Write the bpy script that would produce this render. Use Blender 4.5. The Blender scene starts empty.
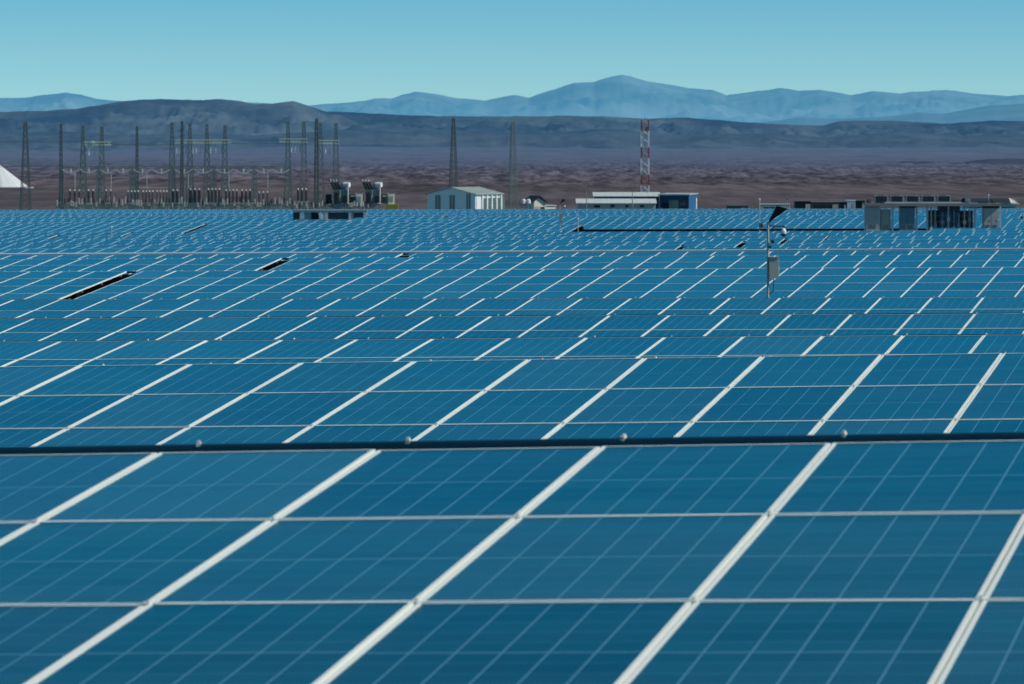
import bpy, math, random
from mathutils import Vector, Matrix, noise

random.seed(7)
scene = bpy.context.scene
COL = scene.collection
F = 4000.0          # focal length in picture widths/1024
HOR = 150.0         # picture line of the true horizon
CZ = 3.2            # camera height
AZ = math.radians(13.6)
CA, SA, TA = math.cos(AZ), math.sin(AZ), math.tan(AZ)
TILT = math.radians(6.0)


def at(x, y, D):
    """World point at depth D metres seen at picture position x, y."""
    return Vector(((x - 512) * D / F, D, CZ + (HOR - y) * D / F))


def px(n, D):
    return n * D / F


# ------------------------------------------------------------------ materials
def new_mat(name):
    m = bpy.data.materials.new(name)
    m.use_nodes = True
    nt = m.node_tree
    for n in list(nt.nodes):
        nt.nodes.remove(n)
    out = nt.nodes.new('ShaderNodeOutputMaterial')
    return m, nt, out


def N(nt, typ, **kw):
    n = nt.nodes.new(typ)
    for k, v in kw.items():
        if k.startswith('i_'):
            key = k[2:]
            n.inputs[int(key) if key.isdigit() else key].default_value = v
        else:
            setattr(n, k, v)
    return n


def math_node(nt, op, a, b=None, clamp=False):
    n = nt.nodes.new('ShaderNodeMath')
    n.operation = op
    n.use_clamp = clamp
    for i, s in enumerate((a, b)):
        if s is None:
            continue
        if isinstance(s, (int, float)):
            n.inputs[i].default_value = s
        else:
            nt.links.new(s, n.inputs[i])
    return n.outputs[0]


def mix_rgb(nt, fac, a, b, blend='MIX'):
    n = nt.nodes.new('ShaderNodeMix')
    n.data_type = 'RGBA'
    n.blend_type = blend
    for sock, s in ((n.inputs[0], fac), (n.inputs[6], a), (n.inputs[7], b)):
        if isinstance(s, (int, float)):
            sock.default_value = s
        elif isinstance(s, tuple):
            sock.default_value = (s[0], s[1], s[2], 1)
        else:
            nt.links.new(s, sock)
    return n.outputs[2]


def simple(name, col, rough=0.6, metal=0.0, var=0.15, scale=3.0, haze=None):
    """Weathered plain surface: noise in colour and roughness, optional air-light of the distance."""
    m, nt, out = new_mat(name)
    b = N(nt, 'ShaderNodeBsdfPrincipled')
    b.inputs['Roughness'].default_value = rough
    b.inputs['Metallic'].default_value = metal
    tc = N(nt, 'ShaderNodeTexCoord')
    nz = N(nt, 'ShaderNodeTexNoise', i_Scale=scale, i_Detail=5.0, i_Roughness=0.6)
    nt.links.new(tc.outputs['Object'], nz.inputs['Vector'])
    lo = tuple(c * (1 - var) for c in col)
    hi = tuple(min(1, c * (1 + var)) for c in col)
    c = mix_rgb(nt, nz.outputs['Fac'], lo, hi)
    nt.links.new(c, b.inputs['Base Color'])
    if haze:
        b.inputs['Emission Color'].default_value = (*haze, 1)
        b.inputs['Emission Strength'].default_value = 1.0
    nt.links.new(b.outputs[0], out.inputs[0])
    return m


def module_glass():
    m, nt, out = new_mat('solar_cells_under_glass')
    L = nt.links
    uv = N(nt, 'ShaderNodeUVMap', uv_map='cells')
    sep = N(nt, 'ShaderNodeSeparateXYZ')
    L.new(uv.outputs[0], sep.inputs[0])
    U, V = sep.outputs[0], sep.outputs[1]
    cu = math_node(nt, 'MULTIPLY', U, 6.0)
    cv = math_node(nt, 'MULTIPLY', V, 10.0)

    def edge(s, w, centre=0.5):
        f = math_node(nt, 'FRACT', s)
        d = math_node(nt, 'ABSOLUTE', math_node(nt, 'SUBTRACT', f, centre))
        return d
    ex = math_node(nt, 'GREATER_THAN', edge(cu, 0), 0.5 - 0.022)
    ey = math_node(nt, 'GREATER_THAN', edge(cv, 0), 0.5 - 0.020)
    mid = math_node(nt, 'LESS_THAN', edge(V, 0), 0.0065)
    # one random value per module and one per cell
    fl = N(nt, 'ShaderNodeVectorMath', operation='FLOOR')
    L.new(uv.outputs[0], fl.inputs[0])
    oi = N(nt, 'ShaderNodeObjectInfo')
    addv = N(nt, 'ShaderNodeVectorMath', operation='ADD')
    comb = N(nt, 'ShaderNodeCombineXYZ')
    L.new(math_node(nt, 'MULTIPLY', oi.outputs['Random'], 97.0), comb.inputs[2])
    L.new(fl.outputs[0], addv.inputs[0])
    L.new(comb.outputs[0], addv.inputs[1])
    wn = N(nt, 'ShaderNodeTexWhiteNoise')
    L.new(addv.outputs[0], wn.inputs[0])
    cc = N(nt, 'ShaderNodeCombineXYZ')
    L.new(math_node(nt, 'FLOOR', cu), cc.inputs[0])
    L.new(math_node(nt, 'FLOOR', cv), cc.inputs[1])
    L.new(math_node(nt, 'MULTIPLY', wn.outputs[0], 31.0), cc.inputs[2])
    wc = N(nt, 'ShaderNodeTexWhiteNoise')
    L.new(cc.outputs[0], wc.inputs[0])
    # soft dust, stretched along the row
    geo = N(nt, 'ShaderNodeNewGeometry')
    mp = N(nt, 'ShaderNodeMapping')
    mp.inputs['Scale'].default_value = (0.5, 2.2, 2.0)
    L.new(geo.outputs['Position'], mp.inputs[0])
    nz = N(nt, 'ShaderNodeTexNoise', i_Scale=0.9, i_Detail=5.0, i_Roughness=0.62)
    L.new(mp.outputs[0], nz.inputs['Vector'])
    grain = N(nt, 'ShaderNodeTexVoronoi', i_Scale=70.0)
    tc = N(nt, 'ShaderNodeTexCoord')
    L.new(tc.outputs['Object'], grain.inputs['Vector'])
    base = mix_rgb(nt, wn.outputs[0], (0.0013, 0.037, 0.055), (0.0050, 0.064, 0.084))
    cell = mix_rgb(nt, wc.outputs[0], (0.84, 0.86, 0.88), (1.14, 1.12, 1.1))
    cr = N(nt, 'ShaderNodeCombineXYZ')
    L.new(math_node(nt, 'FLOOR', cv), cr.inputs[1])
    L.new(math_node(nt, 'MULTIPLY', wn.outputs[0], 57.0), cr.inputs[2])
    wr = N(nt, 'ShaderNodeTexWhiteNoise')
    L.new(cr.outputs[0], wr.inputs[0])
    rowv = mix_rgb(nt, wr.outputs[0], (0.84, 0.86, 0.88), (1.16, 1.15, 1.13))
    base = mix_rgb(nt, 1.0, base, rowv, 'MULTIPLY')
    base = mix_rgb(nt, 1.0, base, cell, 'MULTIPLY')
    g = mix_rgb(nt, grain.outputs['Distance'], (0.86, 0.88, 0.9), (1.2, 1.16, 1.12))
    base = mix_rgb(nt, 1.0, base, g, 'MULTIPLY')
    lines = math_node(nt, 'MAXIMUM', ex, math_node(nt, 'MULTIPLY', mid, 0.5))
    c1 = mix_rgb(nt, math_node(nt, 'MULTIPLY', ey, 0.7), base, (0.05, 0.17, 0.23))
    c2 = mix_rgb(nt, lines, c1, (0.105, 0.255, 0.315))
    # dust film, a little thicker toward the lower frame edge
    fv = math_node(nt, 'FRACT', V)
    low = math_node(nt, 'MULTIPLY', math_node(nt, 'POWER', math_node(nt, 'SUBTRACT', 1.0, fv), 7.0), 0.09)
    dust = math_node(nt, 'MULTIPLY', math_node(nt, 'SUBTRACT', nz.outputs['Fac'], 0.36, clamp=True), 0.30)
    wn2 = N(nt, 'ShaderNodeTexWhiteNoise')
    sh = N(nt, 'ShaderNodeVectorMath', operation='ADD')
    sh.inputs[1].default_value = (13.7, 5.1, 2.9)
    L.new(addv.outputs[0], sh.inputs[0])
    L.new(sh.outputs[0], wn2.inputs[0])
    soil = math_node(nt, 'MULTIPLY', math_node(nt, 'POWER', wn2.outputs[0], 3.0), 0.16)
    dsum = math_node(nt, 'ADD', math_node(nt, 'ADD', low, dust), soil, clamp=True)
    c3 = mix_rgb(nt, dsum, c2, (0.10, 0.22, 0.28))
    b = N(nt, 'ShaderNodeBsdfPrincipled')
    L.new(c3, b.inputs['Base Color'])
    r = math_node(nt, 'ADD', math_node(nt, 'MULTIPLY', nz.outputs['Fac'], 0.16), 0.10)
    L.new(r, b.inputs['Roughness'])
    b.inputs['IOR'].default_value = 1.40
    b.inputs['Specular Tint'].default_value = (0.30, 0.78, 1.0, 1)
    L.new(b.outputs[0], out.inputs[0])
    return m


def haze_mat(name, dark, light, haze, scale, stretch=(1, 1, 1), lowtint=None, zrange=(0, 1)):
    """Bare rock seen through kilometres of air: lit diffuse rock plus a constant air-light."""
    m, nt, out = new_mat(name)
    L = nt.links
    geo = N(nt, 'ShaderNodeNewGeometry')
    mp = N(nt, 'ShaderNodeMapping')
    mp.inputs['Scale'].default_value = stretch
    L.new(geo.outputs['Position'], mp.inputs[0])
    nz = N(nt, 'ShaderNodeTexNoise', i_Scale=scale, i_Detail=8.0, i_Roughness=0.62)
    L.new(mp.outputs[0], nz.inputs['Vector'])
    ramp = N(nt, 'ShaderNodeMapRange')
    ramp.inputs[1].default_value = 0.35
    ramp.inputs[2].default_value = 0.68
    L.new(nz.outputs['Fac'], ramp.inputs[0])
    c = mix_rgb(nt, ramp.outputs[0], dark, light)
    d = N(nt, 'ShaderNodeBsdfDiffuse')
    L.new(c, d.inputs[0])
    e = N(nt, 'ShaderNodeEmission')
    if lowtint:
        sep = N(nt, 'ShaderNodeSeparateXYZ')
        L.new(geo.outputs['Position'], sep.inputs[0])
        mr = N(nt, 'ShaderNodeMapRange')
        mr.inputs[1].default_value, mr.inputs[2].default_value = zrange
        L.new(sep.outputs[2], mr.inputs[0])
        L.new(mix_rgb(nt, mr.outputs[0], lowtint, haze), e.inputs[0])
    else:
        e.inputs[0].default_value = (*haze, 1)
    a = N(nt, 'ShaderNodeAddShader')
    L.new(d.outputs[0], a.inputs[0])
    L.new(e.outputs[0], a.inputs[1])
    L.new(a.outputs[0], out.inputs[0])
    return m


def ground_mat():
    m, nt, out = new_mat('desert_ground')
    L = nt.links
    geo = N(nt, 'ShaderNodeNewGeometry')
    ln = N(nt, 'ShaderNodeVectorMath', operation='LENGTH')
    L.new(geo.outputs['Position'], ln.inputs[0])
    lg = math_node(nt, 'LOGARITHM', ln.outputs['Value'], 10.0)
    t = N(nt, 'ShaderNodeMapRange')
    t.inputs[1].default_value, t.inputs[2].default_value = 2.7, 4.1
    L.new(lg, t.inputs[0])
    base = N(nt, 'ShaderNodeValToRGB')  # colour turns bluish with distance, haze included
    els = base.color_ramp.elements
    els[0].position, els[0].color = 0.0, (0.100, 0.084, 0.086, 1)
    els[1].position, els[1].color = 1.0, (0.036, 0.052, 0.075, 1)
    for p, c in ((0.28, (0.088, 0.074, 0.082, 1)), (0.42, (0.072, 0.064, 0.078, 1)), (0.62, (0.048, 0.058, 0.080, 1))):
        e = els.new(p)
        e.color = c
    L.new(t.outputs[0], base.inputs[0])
    # gravel patches near, hummocks with shrubs and gully shadows painted dark farther off
    mph = N(nt, 'ShaderNodeMapping')
    mph.inputs['Scale'].default_value = (0.20, 0.014, 0.05)
    L.new(geo.outputs['Position'], mph.inputs[0])
    nh = N(nt, 'ShaderNodeTexNoise', i_Scale=1.0, i_Detail=7.0, i_Roughness=0.66)
    L.new(mph.outputs[0], nh.inputs['Vector'])
    rh = N(nt, 'ShaderNodeMapRange')
    rh.inputs[1].default_value, rh.inputs[2].default_value = 0.40, 0.60
    rh.inputs[3].default_value, rh.inputs[4].default_value = 0.35, 1.7
    L.new(nh.outputs['Fac'], rh.inputs[0])
    bh = N(nt, 'ShaderNodeValToRGB')
    eb = bh.color_ramp.elements
    eb[0].position, eb[0].color = 0.20, (0.25, 0.25, 0.25, 1)
    eb[1].position, eb[1].color = 0.72, (0.12, 0.12, 0.12, 1)
    for p, c in ((0.32, (0.9, 0.9, 0.9, 1)), (0.52, (1, 1, 1, 1)), (0.60, (0.35, 0.35, 0.35, 1))):
        e = eb.new(p)
        e.color = c
    L.new(t.outputs[0], bh.inputs[0])
    one = math_node(nt, 'SUBTRACT', 1.0, bh.outputs[0])
    hum = math_node(nt, 'ADD', math_node(nt, 'MULTIPLY', rh.outputs[0], bh.outputs[0]), one)
    n1 = N(nt, 'ShaderNodeTexNoise', i_Scale=0.012, i_Detail=9.0, i_Roughness=0.68)
    mp = N(nt, 'ShaderNodeMapping')
    mp.inputs['Scale'].default_value = (1.0, 0.42, 1.0)
    L.new(geo.outputs['Position'], mp.inputs[0])
    L.new(mp.outputs[0], n1.inputs['Vector'])
    n2 = N(nt, 'ShaderNodeTexNoise', i_Scale=1.7, i_Detail=8.0, i_Roughness=0.7)
    L.new(geo.outputs['Position'], n2.inputs['Vector'])
    mr = N(nt, 'ShaderNodeMapRange')
    mr.inputs[1].default_value, mr.inputs[2].default_value = 0.32, 0.70
    mr.inputs[3].default_value, mr.inputs[4].default_value = 0.45, 1.55
    L.new(n1.outputs['Fac'], mr.inputs[0])
    mr2 = N(nt, 'ShaderNodeMapRange')
    mr2.inputs[1].default_value, mr2.inputs[2].default_value = 0.3, 0.7
    mr2.inputs[3].default_value, mr2.inputs[4].default_value = 0.75, 1.25
    L.new(n2.outputs['Fac'], mr2.inputs[0])
    k = math_node(nt, 'MULTIPLY', math_node(nt, 'MULTIPLY', mr.outputs[0], mr2.outputs[0]), hum)
    c = mix_rgb(nt, 1.0, base.outputs[0], k, 'MULTIPLY')
    red = mix_rgb(nt, math_node(nt, 'MULTIPLY', math_node(nt, 'SUBTRACT', n1.outputs['Fac'], 0.5, clamp=True), 2.2, clamp=True),
                  c, (0.10, 0.066, 0.066))
    d = N(nt, 'ShaderNodeBsdfDiffuse')
    L.new(red, d.inputs[0])
    hz = N(nt, 'ShaderNodeValToRGB')  # haze painted as a bluish glow of the ground, stronger with distance
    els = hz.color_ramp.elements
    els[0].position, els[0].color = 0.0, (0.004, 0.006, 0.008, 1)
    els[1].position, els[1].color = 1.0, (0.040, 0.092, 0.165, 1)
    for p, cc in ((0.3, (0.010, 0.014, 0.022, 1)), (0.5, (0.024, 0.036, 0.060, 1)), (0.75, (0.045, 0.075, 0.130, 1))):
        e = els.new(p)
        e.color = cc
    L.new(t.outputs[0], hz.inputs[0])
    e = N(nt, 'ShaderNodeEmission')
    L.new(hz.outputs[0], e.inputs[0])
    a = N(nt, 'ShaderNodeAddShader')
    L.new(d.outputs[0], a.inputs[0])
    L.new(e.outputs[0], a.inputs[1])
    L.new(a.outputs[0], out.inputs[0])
    return m


def band_mat(name, a, b, period, offset):
    """Aviation paint in alternating bands up the height."""
    m, nt, out = new_mat(name)
    geo = N(nt, 'ShaderNodeTexCoord')
    sep = N(nt, 'ShaderNodeSeparateXYZ')
    nt.links.new(geo.outputs['Object'], sep.inputs[0])
    s = math_node(nt, 'FRACT', math_node(nt, 'DIVIDE', math_node(nt, 'ADD', sep.outputs[2], offset), period))
    k = math_node(nt, 'GREATER_THAN', s, 0.6)
    bs = N(nt, 'ShaderNodeBsdfPrincipled', i_Roughness=0.6)
    nt.links.new(mix_rgb(nt, k, a, b), bs.inputs['Base Color'])
    nt.links.new(bs.outputs[0], out.inputs[0])
    return m


M = {
    'cells': module_glass(),
    'alu': simple('anodised_aluminium', (0.80, 0.83, 0.75), 0.45, 0.0, 0.06, 2.0),
    'alu_far': simple('hazed_aluminium', (0.52, 0.64, 0.66), 0.55, 0.0, 0.08, 2.0),  # same aluminium, its colour dulled and blued to paint distance haze
    'rail': simple('dark_coated_steel', (0.004, 0.030, 0.052), 0.3, 0.0, 0.3, 4.0),
    'clip': simple('pale_clip', (0.74, 0.72, 0.60), 0.6, 0.0, 0.15, 20.0),
    'bolt': simple('dull_bolt', (0.52, 0.50, 0.45), 0.6, 0.5, 0.2, 30.0),
    'gap_shade': simple('painted_gap_shade', (0.010, 0.014, 0.018), 0.7, 0.0, 0.3, 1.0),
    'back': simple('white_backsheet', (0.5, 0.5, 0.48), 0.7),
    'steel': simple('galvanised_steel', (0.30, 0.31, 0.30), 0.6, 0.3),
    'tray': simple('pale_cable_tray', (0.50, 0.64, 0.68), 0.6, 0.0, 0.2, 1.0),
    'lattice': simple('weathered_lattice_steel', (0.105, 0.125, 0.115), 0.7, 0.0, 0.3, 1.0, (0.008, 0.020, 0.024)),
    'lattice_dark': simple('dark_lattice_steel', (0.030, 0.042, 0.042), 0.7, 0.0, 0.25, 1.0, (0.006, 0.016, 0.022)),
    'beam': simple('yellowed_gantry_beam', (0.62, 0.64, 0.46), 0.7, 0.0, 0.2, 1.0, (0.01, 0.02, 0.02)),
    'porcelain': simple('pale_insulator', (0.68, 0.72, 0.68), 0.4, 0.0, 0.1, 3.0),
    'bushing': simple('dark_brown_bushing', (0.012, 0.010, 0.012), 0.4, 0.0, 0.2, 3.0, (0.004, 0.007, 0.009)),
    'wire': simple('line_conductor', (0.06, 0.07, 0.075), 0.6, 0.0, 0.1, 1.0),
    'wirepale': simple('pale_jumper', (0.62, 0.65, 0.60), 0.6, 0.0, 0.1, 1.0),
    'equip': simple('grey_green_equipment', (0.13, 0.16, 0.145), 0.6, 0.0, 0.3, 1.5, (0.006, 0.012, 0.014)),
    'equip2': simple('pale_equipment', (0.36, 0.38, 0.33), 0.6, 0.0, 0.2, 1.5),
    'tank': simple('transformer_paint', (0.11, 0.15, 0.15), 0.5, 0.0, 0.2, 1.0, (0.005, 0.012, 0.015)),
    'radiator': simple('dark_radiator', (0.022, 0.034, 0.036), 0.6, 0.0, 0.3, 2.0),
    'drum': simple('white_conservator', (0.72, 0.73, 0.72), 0.5, 0.0, 0.06),
    'cream': simple('cream_panel', (0.74, 0.72, 0.58), 0.7, 0.0, 0.12),
    'yellow': simple('yellow_green_plinth', (0.27, 0.26, 0.03), 0.7, 0.0, 0.2),
    'cabinet': simple('grey_cabinet', (0.46, 0.44, 0.37), 0.55, 0.1, 0.15, 1.2),
    'cabinet_blue': simple('blue_grey_cabinet', (0.17, 0.23, 0.25), 0.5, 0.1, 0.25, 1.2),
    'cabinet_dark': simple('dark_switchgear', (0.065, 0.080, 0.080), 0.55, 0.1, 0.5, 2.0),
    'rust': simple('brown_louvre', (0.13, 0.095, 0.065), 0.8, 0.0, 0.4, 2.0),
    'lightpost': simple('pale_post', (0.55, 0.57, 0.53), 0.6, 0.1, 0.1),
    'cond': simple('condenser_case', (0.065, 0.085, 0.075), 0.6, 0.0, 0.3, 3.0),
    'condtop': simple('condenser_top', (0.35, 0.39, 0.36), 0.6, 0.0, 0.2, 3.0),
    'deck': simple('pale_roof_sheet', (0.21, 0.22, 0.21), 0.6, 0.1, 0.25, 1.0),
    'concrete': simple('concrete', (0.30, 0.29, 0.27), 0.85, 0.0, 0.2),
    'black': simple('plain_black', (0.006, 0.007, 0.009), 0.6, 0.0, 0.2),  # plain black for domes, grilles, hoods and dark containers
    'pv': simple('dark_pv', (0.004, 0.007, 0.012), 0.25, 0.0, 0.2, 6.0),
    'hallroof': simple('pale_green_roof', (0.36, 0.42, 0.38), 0.65, 0.0, 0.08, 0.6),
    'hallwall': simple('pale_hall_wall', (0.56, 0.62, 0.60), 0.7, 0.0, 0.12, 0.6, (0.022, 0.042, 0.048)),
    'white': simple('white_paint', (0.74, 0.75, 0.73), 0.6, 0.0, 0.06, 1.0),
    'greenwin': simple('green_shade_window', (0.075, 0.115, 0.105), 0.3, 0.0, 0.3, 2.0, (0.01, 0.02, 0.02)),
    'roofpale': simple('dull_white_roof', (0.50, 0.55, 0.53), 0.7, 0.0, 0.12, 0.5),
    'window': simple('dark_window', (0.016, 0.022, 0.028), 0.2, 0.0, 0.3, 2.0),
    'blue': simple('blue_cladding', (0.014, 0.065, 0.155), 0.5, 0.0, 0.2, 1.0),
    'bluebright': simple('bright_blue_cladding', (0.014, 0.105, 0.235), 0.5, 0.0, 0.1, 1.0),
    'darkroof': simple('dark_tin_roof', (0.020, 0.022, 0.028), 0.6, 0.0, 0.3, 1.0),
    'tanwall': simple('tan_wall', (0.50, 0.46, 0.36), 0.8, 0.0, 0.15, 1.0),
    'heap': simple('white_mineral_heap', (0.56, 0.59, 0.58), 0.9, 0.0, 0.10, 0.8),
    
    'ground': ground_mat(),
}

# ------------------------------------------------------------------ mesh helper
class MB:
    def __init__(s):
        s.v, s.f, s.m, s.uv = [], [], [], {}

    def quad(s, pts, mi=0, uv=None):
        i = len(s.v)
        s.v += [tuple(p) for p in pts]
        s.f.append(tuple(range(i, i + len(pts))))
        s.m.append(mi)
        if uv:
            s.uv[len(s.f) - 1] = uv

    def box(s, c, size, mi=0, rot=None, skip=()):
        hx, hy, hz = size[0] / 2, size[1] / 2, size[2] / 2
        P = [Vector((sx * hx, sy * hy, sz * hz)) for sz in (-1, 1) for sy in (-1, 1) for sx in (-1, 1)]
        if rot:
            P = [rot @ p for p in P]
        c = Vector(c)
        i = len(s.v)
        s.v += [tuple(c + p) for p in P]
        faces = {'b': (0, 2, 3, 1), 't': (4, 5, 7, 6), 'f': (0, 1, 5, 4), 'k': (2, 6, 7, 3), 'l': (0, 4, 6, 2), 'r': (1, 3, 7, 5)}
        for k, f in faces.items():
            if k in skip:
                continue
            s.f.append(tuple(i + j for j in f))
            s.m.append(mi)

    def bar(s, p, q, w, h=None, mi=0):
        p, q = Vector(p), Vector(q)
        d = q - p
        if d.length < 1e-6:
            return
        z = d.normalized()
        up = Vector((0, 0, 1)) if abs(z.z) < 0.95 else Vector((0, 1, 0))
        x = z.cross(up).normalized()
        y = x.cross(z)
        R = Matrix((x, y, z)).transposed()
        s.box((p + q) / 2, (w, h or w, d.length), mi, R)

    def tube(s, p, q, r1, r2=None, n=10, mi=0, caps=True):
        p, q = Vector(p), Vector(q)
        r2 = r1 if r2 is None else r2
        z = (q - p).normalized()
        up = Vector((0, 0, 1)) if abs(z.z) < 0.95 else Vector((0, 1, 0))
        x = z.cross(up).normalized()
        y = x.cross(z)
        i = len(s.v)
        for c, r in ((p, r1), (q, r2)):
            for k in range(n):
                a = 2 * math.pi * k / n
                s.v.append(tuple(c + (x * math.cos(a) + y * math.sin(a)) * r))
        for k in range(n):
            j = (k + 1) % n
            s.f.append((i + k, i + n + k, i + n + j, i + j))
            s.m.append(mi)
        if caps:
            s.f.append(tuple(i + k for k in range(n)))
            s.m.append(mi)
            s.f.append(tuple(i + n + k for k in reversed(range(n))))
            s.m.append(mi)

    def stack(s, p, prof, axis=Vector((0, 0, 1)), n=10, mi=0):
        """Turned shape: prof is a list of (height, radius)."""
        p = Vector(p)
        for (h0, r0), (h1, r1) in zip(prof, prof[1:]):
            s.tube(p + axis * h0, p + axis * h1, r0, r1, n, mi, True)

    def ball(s, c, r, mi=0, n=12, m=8, zmin=-1.0):
        c = Vector(c)
        rings = []
        for a in range(m + 1):
            t = -math.pi / 2 + math.pi * a / m
            rings.append((max(math.sin(t), zmin) * r, math.cos(t) * r + 1e-4))
        s.stack(c, rings, n=n, mi=mi)

    def mesh(s, name, mats):
        me = bpy.data.meshes.new(name)
        me.from_pydata(s.v, [], s.f)
        for m in mats:
            me.materials.append(m)
        if len(mats) > 1:
            me.polygons.foreach_set('material_index', s.m)
        if s.uv:
            lay = me.uv_layers.new(name='cells')
            for fi, uvs in s.uv.items():
                for li, u in zip(me.polygons[fi].loop_indices, uvs):
                    lay.data[li].uv = u
        me.update()
        return me

    def build(s, name, mats, parent=None, loc=None):
        if not isinstance(mats, (list, tuple)):
            mats = [mats]
        return link(name, s.mesh(name, mats), parent, loc)


def link(name, data, parent=None, loc=None):
    o = bpy.data.objects.new(name, data)
    COL.objects.link(o)
    if parent:
        o.parent = parent
    if loc is not None:
        o.location = loc
    return o


def tag(o, label=None, cat=None, group=None, kind=None):
    if label:
        o['label'] = label
    if cat:
        o['category'] = cat
    if group:
        o['group'] = group
    if kind:
        o['kind'] = kind
    return o


def thing(name, label, cat, loc, rz=0.0, group=None):
    o = bpy.data.objects.new(name, None)
    o.empty_display_size = 0.3
    COL.objects.link(o)
    o.location = loc
    o.rotation_euler = (0, 0, rz)
    return tag(o, label, cat, group)


def copy_tree(o, parent=None):
    c = o.copy()
    COL.objects.link(c)
    if parent:
        c.parent = parent
    for ch in list(o.children):
        copy_tree(ch, c)
    return c


def interp(t, tab):
    if t <= tab[0][0]:
        return tab[0][1]
    for (a, va), (b, vb) in zip(tab, tab[1:]):
        if t <= b:
            return va + (vb - va) * (t - a) / (b - a)
    return tab[-1][1]


def smooth(t):
    t = min(1, max(0, t))
    return t * t * (3 - 2 * t)


# ------------------------------------------------------------------ lie of the land
# height of the upper panel edge below the camera, by depth at the picture's middle
ZTOP = [(0, -1.10), (17.45, -1.298), (34.15, -1.79), (51, -2.40), (66.6, -2.765), (80.8, -3.0), (115, -3.436),
        (131.5, -3.51), (145, -3.72), (160, -4.05), (195, -4.75), (228, -5.16), (256, -5.47), (291, -5.87), (340, -5.83),
        (376, -6.25), (412, -6.65), (447, -7.04), (500, -7.66), (560, -8.4), (600, -8.9), (625, -9.2), (700, -9.6)]
MSL = [(0, .0314), (17.45, .0314), (34, .0254), (51, .018), (66, .015), (81, .011), (112, .0112), (143, .011), (200, .011),
       (300, .009), (450, .006), (620, .005), (700, .003), (1200, 0)]
FAR = [(600, -10.9), (720, -11.3), (900, -11.0), (1100, -10.3), (2000, -11.5), (3000, -12), (5000, -10), (8000, 0),
       (11000, 13), (16000, 20), (70000, 20)]


def gz(X, Y):
    """Ground height at X, Y."""
    Xc = max(-150, min(150, X))
    D0 = Y + TA * Xc
    near = interp(D0, ZTOP) + interp(D0, MSL) * Xc / CA - 1.95
    R = math.hypot(X, max(Y, 0.0)) if Y > 0 else abs(X)
    far = interp(R, FAR)
    k = smooth((R - 560) / 200)
    z = near * (1 - k) + far * k
    if R > 800:
        amp = 1.7 * smooth((R - 900) / 700) * (1 - smooth((R - 3600) / 2500))
        if amp > 0:
            p = Vector((X * 0.13, Y * 0.010, 3.1))
            z += amp * (noise.fractal(p, 0.9, 2.1, 5))
        amp2 = 7.0 * smooth((R - 4000) / 3000)
        if amp2 > 0:
            z += amp2 * noise.fractal(Vector((X * 0.0016, Y * 0.0006, 9.1)), 1.0, 2.0, 4)
    return CZ + z


def build_ground():
    az = []
    a = -180.0
    while a < 180.0:
        az.append(a)
        a += 0.06 if -9.5 <= a < 9.5 else (1.0 if -40 < a < 40 else 6.0)
    rad = [0.5, 3, 6, 10, 15, 20, 26, 33, 41, 50, 60, 72, 86, 100]
    r = 100.0
    while r < 560:
        r += 15
        rad.append(r)
    while r < 8000:
        r *= 1.013
        rad.append(r)
    while r < 62000:
        r *= 1.05
        rad.append(r)
    v, f = [], []
    n = len(az)
    for R in rad:
        for A in az:
            t = math.radians(A)
            X, Y = R * math.sin(t), R * math.cos(t)
            v.append((X, Y, gz(X, Y)))
    for i in range(len(rad) - 1):
        for j in range(n):
            k = (j + 1) % n
            f.append((i * n + j, i * n + k, (i + 1) * n + k, (i + 1) * n + j))
    f.append(tuple(reversed(range(n))))
    me = bpy.data.meshes.new('ground')
    me.from_pydata(v, [], f)
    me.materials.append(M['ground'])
    for p in me.polygons:
        p.use_smooth = True
    tag(link('ground', me), kind='structure')


build_ground()


def ridge(name, pts, Dc, Df, zbase, amp, fr, mat, seed, label=None, back=1.25, rows=46, step=2.2, x0=-600, x1=1620, gul=1.0, expo=1.25):
    """A range of hills: pts is its crest as seen, Dc the distance of the crest, Df of its foot."""
    xs = []
    x = x0
    while x <= x1:
        xs.append(x)
        x += step
    v, f = [], []
    ts = [i / (rows - 1) for i in range(rows)] + [1.08, 1.2, 1.5]
    for t in ts:
        for x in xs:
            y = interp(x, pts)
            # small natural raggedness of the crest
            y += 0.7 * noise.fractal(Vector((x * 0.05, seed, 0.3)), 0.8, 2.0, 4)
            wob = 0.10 * noise.noise(Vector((x * 0.012, seed * 3.1, 1.7)))
            dc = Dc * (1 + 0.5 * wob)
            D = Df + (dc - Df) * t
            crest = (HOR - y) * dc / F
            X = (x - 512) * D / F
            if t <= 1:
                z = zbase + (crest - zbase) * (t ** expo)
                w = min(1.0, 2.5 * t, 5.0 * (1 - t))
                p = Vector((X * fr, D * fr * 0.42, seed))
                r_ = noise.ridged_multi_fractal(p, 0.9, 2.1, 6, 1.0, 2.0) - 1.7
                z += amp * w * r_ * 0.6 * gul
                cap = CZ + crest * (D / dc) - (1 - t) * 0.02 * abs(crest)
                z = min(z, cap - CZ) if t < 0.97 else z
            else:
                z = crest - (t - 1) * 0.9 * abs(crest)
            v.append((X, D, CZ + z))
    n = len(xs)
    for i in range(len(ts) - 1):
        for j in range(n - 1):
            f.append((i * n + j, i * n + j + 1, (i + 1) * n + j + 1, (i + 1) * n + j))
    me = bpy.data.meshes.new(name)
    me.from_pydata(v, [], f)
    me.materials.append(mat)
    for p in me.polygons:
        p.use_smooth = True
    return tag(link(name, me), kind='structure')


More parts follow.
